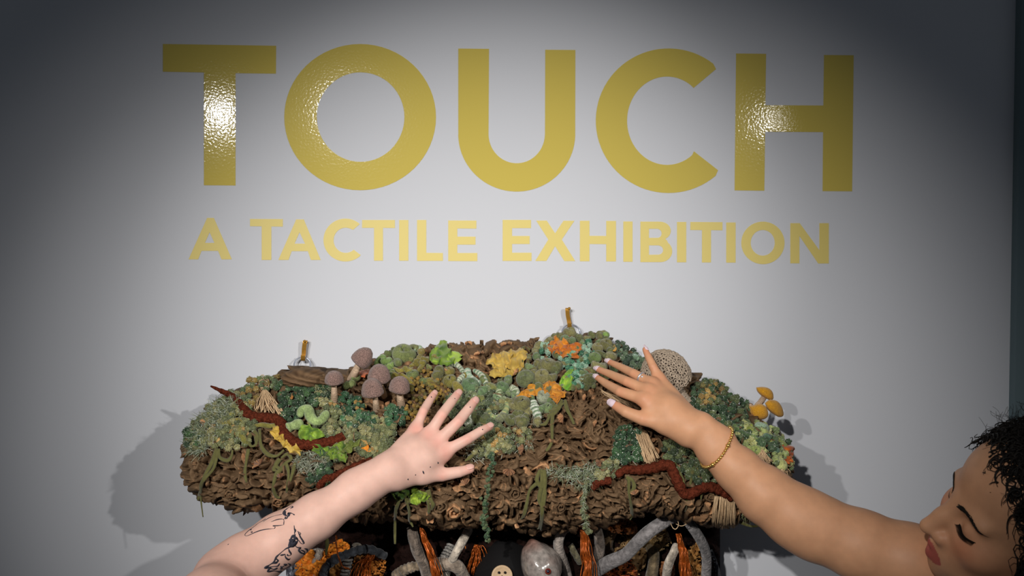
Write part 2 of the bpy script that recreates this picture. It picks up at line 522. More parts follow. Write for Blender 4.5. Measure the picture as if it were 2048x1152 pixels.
def poly_dist(px, py, poly):
    """signed distance, inside positive"""
    px = np.asarray(px, float); py = np.asarray(py, float)
    best = np.full(px.shape, 1e9); ins = np.zeros(px.shape, bool)
    for i in range(len(poly)):
        a = poly[i]; b = poly[(i + 1) % len(poly)]
        e = b - a
        t = np.clip(((px - a[0]) * e[0] + (py - a[1]) * e[1]) / (e @ e), 0, 1)
        best = np.minimum(best, np.hypot(px - a[0] - t * e[0], py - a[1] - t * e[1]))
        if a[1] != b[1]:
            c = ((a[1] > py) != (b[1] > py)) & (px < (b[0] - a[0]) * (py - a[1]) / (b[1] - a[1]) + a[0])
            ins ^= c
    return np.where(ins, best, -best)


def dbase(px, py):
    """depth of the stuffed cap in front of the wall"""
    px = np.asarray(px, float); py = np.asarray(py, float)
    d = np.interp(py, [660, 700, 780, 880, 960, 1030, 1080], [0.085, 0.115, 0.19, 0.262, 0.297, 0.292, 0.265])
    d = d - 0.012 * ((px - 980) / 600) ** 2
    s = np.clip(poly_dist(px, py, OUT), 0, 55) / 55
    amp = np.interp(py, [700, 850], [0.05, 0.062])
    d = d - amp * (1 - np.sqrt(1 - (1 - s) ** 2))
    d = d + 0.032 * np.exp(-((px - 614) / 46) ** 2 - ((py - 757) / 15) ** 2)
    # the bulge of cloth with the lumpy fold right of centre
    d = d + 0.014 * np.exp(-((px - 1180) / 90) ** 2 - ((py - 850) / 60) ** 2)
    return d


def surf(px, py, lift=0.0):
    return P(px, py, dbase(px, py) + 0.013 + lift)


def snormal(px, py):
    px = np.asarray(px, float); py = np.asarray(py, float)
    e = 3.0
    a = P(px + e, py, dbase(px + e, py)) - P(px - e, py, dbase(px - e, py))
    b = P(px, py + e, dbase(px, py + e)) - P(px, py - e, dbase(px, py - e))
    n = np.cross(b, a)
    n = nrm(n)
    return np.where(n[..., 1:2] > 0, -n, n)


def foldfield(x, y):
    p, q = x / 27.0, y / 24.0
    wx = N1(p * .8 + 3, q * .8); wy = N2(p * .8, q * .8 + 7)
    p2, q2 = p + 0.75 * wx, q + 0.75 * wy
    wx2 = N3(p2 * 1.7, q2 * 1.7 + 11); wy2 = N4(p2 * 1.7 + 5, q2 * 1.7)
    p3, q3 = p2 + 0.42 * wx2, q2 + 0.42 * wy2
    h1 = np.abs(N1(p3 * 1.15, q3 * 1.7))
    h2 = np.abs(N2(p3 * 2.5 + 9, q3 * 3.2))
    h3 = np.abs(N3(p3 * 5.5, q3 * 6.5))
    return 0.0165 * np.clip(h1, 0, 1) ** .62 + 0.0085 * h2 ** .7 + 0.003 * h3, h1, h2, N4(p2 * .9 + 31, q2 * .9)


def poisson(x, y, r):
    keep = []
    grid = {}
    for i in range(len(x)):
        gx, gy = int(x[i] // r), int(y[i] // r)
        ok = True
        for a in (-1, 0, 1):
            for b in (-1, 0, 1):
                for j in grid.get((gx + a, gy + b), ()):
                    if (x[i] - x[j]) ** 2 + (y[i] - y[j]) ** 2 < r * r:
                        ok = False; break
                if not ok: break
            if not ok: break
        if ok:
            keep.append(i); grid.setdefault((gx, gy), []).append(i)
    return np.array(keep, int)


def gathered(X, Y):
    """height (m), lobe id and wrinkle of the ruched cloth: overlapping curved tucks and wound rosettes"""
    g = np.random.default_rng(5)
    H = np.full(X.shape, -0.008); ID = np.zeros(X.shape, int); WR = np.zeros(X.shape)
    x0, y0, st = X[0, 0], Y[0, 0], X[0, 1] - X[0, 0]
    sx = g.uniform(352, 1604, 24000); sy = g.uniform(650, 1084, 24000)
    k = poisson(sx, sy, 9.3)
    sx, sy = sx[k], sy[k]
    swirl = [(660, 868, 21), (715, 915, 15), (393, 925, 17), (432, 905, 14), (466, 985, 15), (880, 1010, 17), (908, 1020, 18), (1030, 985, 16), (1192, 862, 22), (1184, 832, 16), (1215, 882, 20), (1160, 812, 16), (1207, 806, 18),
             (1120, 1010, 15), (1290, 985, 17), (1335, 1002, 16), (1450, 1000, 14), (1418, 990, 15), (640, 1000, 14), (610, 750, 20), (905, 700, 15), (1062, 690, 15), (948, 945, 13), (560, 1000, 15), (1240, 1015, 15)]
    n = len(sx)
    ang = 1.5 * N1(sx / 85, sy / 70) + g.normal(0, .5, n)
    L = g.uniform(9, 23, n); Wd = g.uniform(3.1, 7.4, n); amp = g.uniform(.010, .027, n); bend = g.normal(0, .030, n); tilt = g.normal(0, .5, n)
    big = g.random(n) < .16
    L[big] *= 1.25; Wd[big] *= 1.55
    tent = g.random(n) < .6
    sgn = g.random(n) * 40
    for i in range(n + len(swirl)):
        sw = i >= n
        cx, cy = (sx[i], sy[i]) if not sw else swirl[i - n][:2]
        R = (L[i] + 3) if not sw else swirl[i - n][2]
        i0, i1 = max(int((cx - R - x0) / st), 0), min(int((cx + R - x0) / st) + 2, X.shape[1])
        j0, j1 = max(int((cy - R - y0) / st), 0), min(int((cy + R - y0) / st) + 2, X.shape[0])
        if i1 <= i0 or j1 <= j0: continue
        dx = X[j0:j1, i0:i1] - cx; dy = Y[j0:j1, i0:i1] - cy
        if not sw:
            c, s_ = math.cos(ang[i]), math.sin(ang[i])
            u = dx * c + dy * s_; v = -dx * s_ + dy * c
            v = v - bend[i] * u * u
            q = 1 - (u / L[i]) ** 2 - (v / Wd[i]) ** 2
            wr = np.abs(N3(u / 17 + sgn[i], v / 3.0 + sgn[i]))
            vv = np.clip(v / Wd[i] + .25 * np.sin(u / L[i] * 3 + sgn[i]), -1, 1)
            pr = np.sqrt(np.clip(q, 0, 1)) if not tent[i] else (.15 + .85 * (.5 + .5 * vv) ** .8) * np.sqrt(np.clip(1 - (u / L[i]) ** 2, 0, 1)) * np.clip((1 - vv) * 4, 0, 1) ** .6
            h = amp[i] * (pr * (1 + tilt[i] * v / Wd[i] * .4) + .12 * (wr - .3)) + 0.0045 * math.sin(i * 12.9)
            h = np.where(q > 0.02, h, -1)
        else:
            r = np.hypot(dx, dy); th = np.arctan2(dy, dx)
            wob = r * (1 + .16 * np.sin(th * 2 + i) + .08 * np.sin(th * 5 + i * 2))
            ridge = np.abs(np.sin(th / 2 + wob / R * 2.6 * math.pi + i)) ** .55
            wr = ridge
            h = (0.017 * ridge + .004) * np.clip(1.25 - (wob / R) ** 3, 0, 1)
            h = np.where(wob < R, h, -1)
        sub = H[j0:j1, i0:i1]
        m = h > sub
        sub[m] = h[m]; ID[j0:j1, i0:i1][m] = i + 1; WR[j0:j1, i0:i1][m] = wr[m]
    return H, ID, WR


def cap_body():
    st = 1.25
    gx = np.arange(352, 1604, st); gy = np.arange(650, 1084, st)
    X, Y = np.meshgrid(gx, gy)
    H, ID, WR = gathered(X, Y)
    sd = poly_dist(X, Y, OUT) + 6 * N2(X / 13, Y / 13) + 2.5 * N3(X / 6, Y / 6) + H * 300 - 6
    base = P(X, Y, dbase(X, Y))
    nn = snormal(X, Y)
    # thin snaking ridges of puckered cloth with hollows between them
    wx = X + 11 * N1(X / 31, Y / 27) + 5 * N3(X / 13, Y / 12); wy = Y + 11 * N2(X / 29, Y / 31) + 5 * N4(X / 12, Y / 13)
    r1 = np.exp(-(N3(wx / 25, wy / 17) / .13) ** 2); r2 = np.exp(-(N4(wx / 15 + 9, wy / 11) / .17) ** 2); r3 = np.exp(-(N1(wx / 9, wy / 8 + 4) / .2) ** 2)
    k1 = np.clip(.5 + 1.2 * N2(X / 23, Y / 23), 0, 1)
    H = H + .0016 * r1 + .0016 * r2 * k1 - .003
    WR = np.clip(.25 + .5 * r1 + .4 * r2 * k1, 0, 1)
    H = H * (.6 + .4 * np.clip(poly_dist(X, Y, OUT) / 26, 0, 1))
    nd = nrm(nn * .22 + np.array([0, -.78, .06]))
    pts = base + nd * (H - 0.001)[..., None]
    ok = sd > 0
    cell = ok[:-1, :-1] | ok[1:, :-1] | ok[:-1, 1:] | ok[1:, 1:]
    n, m = X.shape
    idx = np.arange(n * m).reshape(n, m)
    q = np.stack([idx[:-1, :-1], idx[1:, :-1], idx[1:, 1:], idx[:-1, 1:]], -1)[cell]
    # colours: brown face of the cloth, copper satin where the lining turns out
    g = np.random.default_rng(9)
    ids = g.random(ID.max() + 1)
    brown = lin((122, 98, 73)); copper = lin((200, 150, 108)); dark = lin((90, 70, 51))
    f = np.where(ids[ID] > .95, .85, 0.0) * np.clip(WR * 1.8, .3, 1)
    f = np.maximum(f, .5 * np.clip((WR - .62) * 6, 0, 1) * (ids[ID] > .62))[..., None]
    tone = (.25 + .75 * ((ids[ID] * 7.3) % 1))[..., None]
    col = dark * (1 - tone) + brown * tone
    col = col * (1 - f) + copper * f
    v = pts.reshape(-1, 3); c = col.reshape(-1, 3)
    e = np.concatenate([q[:, [0, 1]], q[:, [1, 2]], q[:, [2, 3]], q[:, [3, 0]]])
    key = np.sort(e, 1); k = key[:, 0] * (n * m) + key[:, 1]
    u, inv, cnt = np.unique(k, return_inverse=True, return_counts=True)
    be = e[cnt[inv] == 1]
    bv = np.unique(be)
    ctr = P(985, 900, 0.1)
    allv = [v]; allc = [c]
    prev = {int(b): int(b) for b in bv}
    quads = [q]
    for fr, sc_ in zip([0.62, 0.3, 0.06], [0.985, 0.965, 0.94]):
        nv0 = sum(len(a) for a in allv)
        pp = v[bv].copy()
        pp[:, 1] *= fr
        pp[:, 0] = ctr[0] + (pp[:, 0] - ctr[0]) * sc_
        pp[:, 2] = ctr[2] + (pp[:, 2] - ctr[2]) * (sc_ - 0.02)
        allv.append(pp); allc.append(np.tile(dark, (len(bv), 1)))
        cur = {int(b): nv0 + i for i, b in enumerate(bv)}
        quads.append(np.array([(prev[int(b)], prev[int(a)], cur[int(a)], cur[int(b)]) for a, b in be]))
        prev = cur
    v = np.concatenate(allv); c = np.concatenate(allc); q = np.concatenate(quads)
    keep = np.zeros(len(v), bool); keep[q.ravel()] = True
    remap = np.cumsum(keep) - 1
    mb = MB().add(v[keep], remap[q], None, c[keep])
    return obj('cap_cloth', mb, M_cloth, SCULPT, label='brown gathered cloth puckered into folds')


cap_body()


def rand_in(regs, n):
    """random photo pixels in ellipses (cx,cy,rx,ry,deg)"""
    a = np.array([r[2] * r[3] for r in regs], float)
    k = RNG.choice(len(regs), n, p=a / a.sum())
    rr = np.sqrt(RNG.random(n)); t = RNG.random(n) * 2 * math.pi
    R = np.array(regs, float)[k]
    dx, dy = R[:, 2] * rr * np.cos(t), R[:, 3] * rr * np.sin(t)
    w = np.radians(R[:, 4])
    return R[:, 0] + dx * np.cos(w) - dy * np.sin(w), R[:, 1] + dx * np.sin(w) + dy * np.cos(w)


# gathered pucker of cloth at the left shoulder, under the ring
def pucker(px, py, w, h, d, name='cloth_pucker'):
    def fn(dv):
        a = np.arctan2(dv[:, 2], dv[:, 0])
        return 1 + .07 * np.abs(np.sin(a * 9 + 2.2 * dv[:, 1] + 1.5 * np.sin(a * 2))) + .05 * np.sin(dv[:, 0] * 7 + dv[:, 2] * 11)
    mb = ball(P(px, py, d), (w * .0008, .03, h * .0008), nu=72, nv=40, fn=fn)
    k = np.linalg.norm((mb.V[0] - P(px, py, d)) / np.array([w * .0008, .03, h * .0008]), axis=1)
    f = np.clip((k - .98) * 7, 0, 1)[:, None]
    mb.C = [lin((84, 64, 46)) * (1 - f) + lin((126, 100, 74)) * f]
    return obj(name, mb, M_cloth, SCULPT)


pucker(612, 757, 46, 19, .190)
pucker(654, 758, 26, 13, .183)
# shiny copper pleats that fan out of the folds
def shell(px, py, R, deg):
    nn = snormal(px, py); C = surf(px, py, 0.006)
    ex = nrm(np.cross(nn, [0, 0.02, 1.0])); ez = np.cross(ex, nn)
    n = 19
    a = np.radians(deg) + np.linspace(-1.2, 1.2, n) + .05 * np.sin(np.arange(n) * 2.3 + py)
    rs = np.array([0.12, 0.45, 0.8, 1.0])
    zz = np.where(np.arange(n) % 2 == 0, 1, -1)
    v = []
    for r in rs:
        hh = ((0.0034 * zz * r + 0.003 * (1 - r * r)) if r < 1 else 0.002 * zz - 0.001) + .0012 * np.sin(np.arange(n) * 1.7 + px)
        v.append(C + nn * .003 + ex * (R * .00077 * r * (1 + .12 * np.sin(np.arange(n) * .9 + px)) * np.cos(a))[:, None] + ez * (R * .00077 * r * np.sin(a))[:, None] + nn * np.reshape(hh, (-1, 1)))
    v = np.concatenate(v)
    idx = np.arange(4 * n).reshape(4, n)
    q = np.stack([idx[:-1, :-1], idx[1:, :-1], idx[1:, 1:], idx[:-1, 1:]], -1).reshape(-1, 4)
    c1, c2 = lin((214, 164, 118)), lin((120, 70, 36))
    col = np.where((np.arange(n) % 2 == 0)[:, None], c1, c2)
    return obj('copper_pleat', MB().add(v, q, None, np.tile(col, (4, 1))), M_silk, SCULPT, smooth=False)


for px, py, R, dg in [(961, 713, 13, 60), (1014, 694, 14, 80), (936, 692, 9, 90), (1036, 749, 11, 30), (1128, 838, 13, -20), (522, 933, 15, 40), (562, 958, 11, 80), (932, 967, 12, 60),
                      (1048, 901, 12, 10), (1193, 850, 8, 20), (1018, 940, 13, -80), (1040, 1046, 11, 0), (780, 812, 9, 20), (405, 850, 11, 120), (1172, 798, 8, 0), (1268, 985, 9, 70), (860, 1036, 8, -90), (1200, 925, 9, -30)]:
    shell(px, py, R, dg)

# ------------------------------------------------------------------ knotted yarn
DKG = [(36, 64, 36), (46, 80, 46), (66, 98, 58), (40, 68, 40)]
SAGE = [(108, 116, 76), (130, 134, 90), (150, 148, 104), (94, 104, 70)]
PALE = [(172, 182, 158), (196, 204, 182), (140, 160, 138)]
GOLDY = [(176, 142, 82), (158, 124, 62), (196, 164, 104)]
MUST = [(128, 106, 38), (156, 124, 46), (96, 90, 36), (172, 136, 56)]
MINT = [(66, 126, 96), (112, 162, 136), (156, 190, 170), (46, 100, 74)]
LIME = [(150, 170, 70), (176, 188, 96), (120, 150, 66)]
WHITE = [(222, 226, 212), (196, 206, 186), (170, 184, 160)]


def boucle(name, regs, n, pal, fleck=0.10, size=(5.0, 8.6), spacing=8.2, loops=22, fleckpal=WHITE, path=None, lift=0.005, label=None, pr=4.6, mod=None):
    if path is None:
        x, y = rand_in(regs, n * 5)
        k = poisson(x, y, spacing)[:n]
        x, y = x[k], y[k]
        nn = snormal(x, y)
        R = RNG.uniform(size[0], size[1], len(x)) * 0.00077
        C = surf(x, y, lift) + nn * (R * RNG.uniform(0.1, 0.9, len(x)))[:, None]
    else:
        C = smooth_path(path, n)
        C = C + RNG.normal(0, 0.0022, C.shape)
        R = RNG.uniform(size[0], size[1], n) * 0.00077
    Nc = len(C)
    base = np.minimum(vec_pal(pal, Nc) * np.array([1.10, 1.08, 1.02]), .8)
    if mod is not None:
        base = base * mod
    mb = MB()
    # knot cores
    d = nrm(RNG.normal(size=(Nc, 3)))
    tt = np.linspace(-1, 1, 5)
    pts = C[:, None] + d[:, None] * (R[:, None] * .85 * tt)[..., None]
    tubes(pts, R[:, None] * np.array([.35, .85, 1.0, .85, .35]), 7, col=base * .8, mb=mb, ref=nrm(np.cross(d, RNG.normal(size=(Nc, 3)))))
    # loops
    ci = np.repeat(np.arange(Nc), loops)
    Nl = len(ci)
    dr = nrm(RNG.normal(size=(Nl, 3)) + np.array([0, -0.75, 0.15]))
    e2 = nrm(np.cross(dr, RNG.normal(size=(Nl, 3))))
    rl = R[ci] * RNG.uniform(0.2, 0.42, Nl)
    fl = RNG.random(Nl) < fleck * 1.1
    rl[fl] *= .5
    th = np.linspace(-0.75 * math.pi, 0.75 * math.pi, 6)
    pts = (C[ci] + dr * (R[ci] * .82)[:, None])[:, None] + dr[:, None] * (rl[:, None] * np.cos(th))[..., None] + e2[:, None] * (rl[:, None] * np.sin(th))[..., None] + np.cross(dr, e2)[:, None] * (rl[:, None] * .5 * th / 2)[..., None]
    col = base[ci] * RNG.uniform(0.65, 1.35, (Nl, 1))
    if fl.any(): col[fl] = .25 * col[fl] + .75 * vec_pal(fleckpal, int(fl.sum()))
    tubes(pts, (R[ci] * RNG.uniform(.065, .125, Nl))[:, None] * np.ones(6), 3, ref=nrm(np.cross(dr, e2)), col=col, mb=mb)
    return obj(name, mb, M_yarn, SCULPT, kind='stuff', label=label)


def eyelash(name, regs, n, pal, ln=(7, 15), lift=0.004, path=None, fleck=.2, w=0.8):
    if path is None:
        x, y = rand_in(regs, n); nn = snormal(x, y); C = surf(x, y, lift)
    else:
        C = smooth_path(path, 60)[RNG.integers(0, 60, n)]; nn = np.tile([0, -1.0, 0], (n, 1))
    d = nrm(nn * .55 + RNG.normal(size=(n, 3)) * .75)
    L = RNG.uniform(ln[0], ln[1], n) * 0.00077
    g = RNG.normal(size=(n, 3)) * .25 + np.array([0, 0, -.25])
    s = np.linspace(0, 1, 5)
    pts = C[:, None] + d[:, None] * (L[:, None] * s)[..., None] + g[:, None] * (L[:, None] * s ** 2)[..., None]
    col = vec_pal(pal, n)
    fl = RNG.random(n) < fleck
    if fl.any(): col[fl] = vec_pal(WHITE, int(fl.sum()))
    mb = tubes(pts, np.array([.7, .8, .7, .5, .12]) * w * 0.00062, 3, col=col, ref=nrm(np.cross(d, RNG.normal(size=(n, 3)))))
    return obj(name, mb, M_yarn, SCULPT, kind='stuff')


boucle('knotted_yarn', [(455, 815, 42, 24, -25), (420, 855, 38, 26, -20), (470, 850, 40, 26, 0), (400, 885, 26, 14, 0), (462, 885, 42, 14, 0)], 285, SAGE, .16, label='sage green knotted yarn over the drooping end')
boucle('knotted_yarn', [(450, 872, 34, 16, 10), (480, 862, 20, 10, 0)], 39, GOLDY, .1, size=(3.5, 6))
boucle('knotted_yarn', [(387, 880, 16, 18, 0), (378, 868, 8, 6, 0)], 33, DKG, .08)
boucle('knotted_yarn', [(520, 770, 30, 14, -15), (548, 766, 22, 12, 0), (500, 795, 16, 22, 0)], 90, [(86, 104, 70), (110, 124, 82), (142, 120, 62)], .14)
boucle('knotted_yarn', [(590, 785, 36, 26, 0), (630, 790, 26, 26, 0), (580, 825, 20, 22, 0), (640, 775, 24, 14, 0)], 195, DKG, .18, label='dark green glittering knotted yarn beside the tan tassel')
boucle('knotted_yarn', [(650, 790, 20, 24, 0), (672, 840, 44, 22, 0), (640, 850, 24, 14, 0), (700, 865, 50, 26, 0), (738, 880, 34, 34, 10), (665, 905, 20, 16, 0)], 315, SAGE, .16, label='sage green knotted yarn under the felt mushrooms')
boucle('knotted_yarn', [(700, 812, 26, 22, 0), (712, 838, 30, 18, 10), (790, 832, 26, 22, 0), (735, 845, 14, 20, 0)], 138, [(40, 84, 52), (66, 110, 72), (32, 68, 42)], .22, label='emerald glittering knotted yarn at the mushroom stems')
boucle('knotted_yarn', [(760, 865, 34, 30, 0), (770, 905, 24, 22, 0)], 99, SAGE, .14)
boucle('knotted_yarn', [(668, 815, 10, 7, 0), (730, 890, 16, 10, 0), (755, 895, 12, 8, 0), (720, 815, 12, 10, 0)], 39, GOLDY, .05, size=(3.5, 6))
boucle('knotted_yarn', [(858, 765, 36, 24, 15), (842, 805, 22, 28, 0), (875, 790, 26, 18, 0), (822, 825, 12, 20, 0)], 255, MUST, .04, size=(3.0, 5.2), spacing=6.5, label='mustard mossy yarn beside the splayed fingers')
boucle('knotted_yarn', [(930, 810, 40, 30, 0), (975, 800, 34, 30, 0), (950, 855, 40, 20, 0)], 225, [(98, 112, 80), (120, 132, 94), (82, 96, 68)], .22, label='grey green knotted yarn under the fingertips')
boucle('knotted_yarn', [(985, 868, 26, 18, 0), (1000, 895, 30, 14, 0), (1035, 872, 26, 14, 0), (965, 900, 20, 12, 0)], 135, SAGE + GOLDY[:1], .25)
boucle('knotted_yarn', [(978, 885, 14, 14, 0), (985, 896, 10, 10, 0)], 21, GOLDY, .1, size=(4, 6))
boucle('knotted_yarn', [(1140, 725, 22, 14, 0), (1160, 745, 20, 22, 0), (1150, 766, 18, 12, 0), (1090, 708, 13, 17, 0), (1170, 708, 22, 10, 0), (1176, 692, 9, 8, 0)], 180, MINT, .18, label='mint glittering knotted yarn at the top of the cap')
boucle('knotted_yarn', [(1236, 698, 16, 16, 30), (1252, 712, 22, 12, 20), (1268, 728, 24, 14, 0)], 90, [(46, 68, 50), (70, 92, 72), (96, 118, 92)], .2)
boucle('knotted_yarn', [(1420, 800, 40, 36, 30), (1455, 830, 44, 34, 30), (1480, 812, 20, 16, 35), (1400, 830, 22, 14, 0), (1470, 865, 34, 18, 20)], 330, [(36, 64, 36), (56, 84, 50), (88, 100, 62)], .2, label='dark green knotted yarn behind the wrist')
boucle('knotted_yarn', [(1418, 788, 20, 24, 0), (1405, 805, 10, 14, 0), (1432, 775, 14, 10, 0)], 66, [(150, 122, 66), (120, 112, 66), (176, 146, 84)], .06)
boucle('knotted_yarn', [(1510, 865, 34, 18, 20), (1545, 890, 28, 26, 0), (1565, 920, 18, 24, 0), (1490, 880, 24, 14, 0)], 180, [(110, 128, 84), (150, 164, 106), (70, 96, 66), (186, 190, 130)], .2, label='lime and sage knotted yarn on the far end')
boucle('knotted_yarn', [(1255, 885, 26, 32, 0), (1240, 915, 18, 18, 0), (1272, 905, 18, 16, 0)], 135, [(34, 70, 40), (54, 92, 54)], .3, label='emerald white-flecked yarn beside the tassel under the hand')
boucle('knotted_yarn', [(1225, 935, 18, 18, 0), (1205, 950, 14, 12, 0)], 42, SAGE, .3)
boucle('knotted_yarn', [(1360, 915, 26, 28, 0), (1395, 940, 26, 22, 0), (1340, 900, 14, 20, 0), (1420, 950, 20, 14, 0)], 135, [(54, 72, 44), (78, 92, 54), (100, 112, 72)], .16)
boucle('knotted_yarn', [(648, 952, 12, 26, 20), (660, 905, 16, 14, 0), (620, 958, 8, 12, 0)], 45, DKG, .08)
boucle('hanging_yarn', None, 80, [(40, 74, 44), (66, 96, 60), (90, 108, 70)], .2, size=(2.8, 4.2), path=[P(984, 905, .305), P(982, 930, .318), P(976, 965, .325), P(972, 1000, .325), P(969, 1030, .318), P(968, 1046, .31), P(974, 1062, .305), P(976, 1082, .30)], label='dark green yarn rope dangling over the rim')
boucle('hanging_yarn', None, 46, SAGE, .22, size=(2.6, 4.4), path=[P(1172, 955, .315), P(1168, 980, .32), P(1166, 1010, .32), P(1170, 1035, .312), P(1175, 1058, .302), P(1180, 1066, .30)], label='sage yarn rope dangling over the rim')
eyelash('eyelash_yarn', [(450, 815, 40, 22, -25), (420, 850, 36, 26, -20), (395, 885, 24, 24, 0)], 1700, SAGE + PALE, (10, 21), lift=.010)
eyelash('eyelash_yarn', [(622, 925, 34, 22, 0)], 420, [(140, 142, 116), (176, 176, 150), (106, 116, 84)], (9, 20), fleck=.35)
eyelash('eyelash_yarn', [(1120, 945, 34, 14, 5), (1165, 955, 36, 20, 10), (1185, 945, 22, 22, 0)], 700, [(120, 134, 92), (160, 166, 130), (92, 112, 78)], (8, 18), fleck=.3)
eyelash('eyelash_yarn', None, 260, [(120, 134, 92), (150, 158, 120)], (5, 10), path=[P(1172, 960, .32), P(1166, 1010, .325), P(1176, 1060, .305)])
eyelash('eyelash_yarn', [(985, 885, 40, 26, 0), (955, 905, 24, 18, 0), (1045, 890, 22, 12, 0)], 620, SAGE + PALE, (6, 14), fleck=.3)
eyelash('eyelash_yarn', [(1500, 1030, 20, 12, 0), (1565, 930, 16, 30, 0), (1550, 880, 20, 20, 0)], 320, [(120, 126, 76), (170, 170, 120), (80, 96, 60)], (6, 14))
eyelash('eyelash_yarn', [(1380, 915, 40, 36, 0), (1420, 930, 24, 24, 0)], 380, [(110, 116, 72), (150, 150, 104), (70, 84, 52)], (7, 15))
eyelash('eyelash_yarn', [(1440, 820, 54, 34, 30), (1260, 890, 30, 36, 0), (615, 800, 60, 34, 0)], 520, DKG + SAGE, (5, 11))
eyelash('eyelash_yarn', [(940, 800, 50, 36, 0), (1050, 830, 46, 26, 0)], 420, PALE + SAGE, (6, 12), w=.5)


# ------------------------------------------------------------------ felted coils
def coil(px, py, R, color, style='spiral', r=None, lift=0.006, rot=None, pts=None, band=None, freq=0.0, taper=True):
    r = (r if r else R * .55)
    sc_ = S(float(dbase(px, py)) if pts is None else .22)
    K = 34
    if pts is not None:
        pp = smooth_path(pts, max(K, 10 * len(pts)))
        K = len(pp)
        cen = P(pp[:, 0], pp[:, 1], dbase(pp[:, 0], pp[:, 1]) + 0.012 + lift + r * sc_ * .5)
    else:
        nn = snormal(px, py); C = surf(px, py, lift)
        ex = nrm(np.cross(nn, [0, 0.02, 1.0])); ez = np.cross(ex, nn)
        rot = random.random() * 6.28 if rot is None else rot
        t = np.linspace(0, 1, K)
        if style == 'spiral':
            a = rot + t * 2 * math.pi * 1.35
            rad = (R - r * .75) * (1.0 - .62 * t) * sc_
            hgt = (r * .1 + r * .9 * t) * sc_
            cen = C + ex * (rad * np.cos(a))[:, None] + ez * (rad * np.sin(a))[:, None] + nn * hgt[:, None]
        elif style == 'bean':
            a = rot + (t - .5) * 2.0
            rad = R * .62 * sc_
            cen = C + ex * (rad * 1.2 * (np.cos(a) - math.cos(rot) * .6))[:, None] + ez * (rad * 1.2 * (np.sin(a) - math.sin(rot) * .6))[:, None] + nn * (r * .55 * sc_)
        else:   # twist: short figure-eight knot
            a = t * 2 * math.pi
            cen = C + ex * (R * .75 * np.sin(a + rot) * sc_)[:, None] + ez * (R * .5 * np.sin(2 * a + rot) * sc_)[:, None] + nn * ((r * .5 + r * .6 * np.cos(a)) * sc_)[:, None]
    t = np.linspace(0, 1, K)
    ph = random.random() * 6
    prof = r * sc_ * (1 + 0.12 * np.sin(t * 11 + ph) + (0.16 * np.abs(np.sin(t * freq * math.pi)) if freq else 0))
    if taper:
        prof = prof * np.clip(np.sqrt(np.clip(1 - (2 * t - 1) ** 8, 0, 1)), .25, 1)
    c = lin(color)
    col = c * (0.82 + .32 * (0.5 + .5 * np.sin(t * 17 + ph)))[:, None]
    if band is not None:
        m = (np.sin(t * (freq if freq else 16) * 2 * math.pi + ph) > .25)[:, None]
        col = np.where(m, lin(band), col)
    mb = tubes(cen[None], prof[None], 12, col=col[None], ref=np.array([0.02, -1, 0.03]))
    return obj('felted_wool_coil', mb, M_wool, SCULPT)


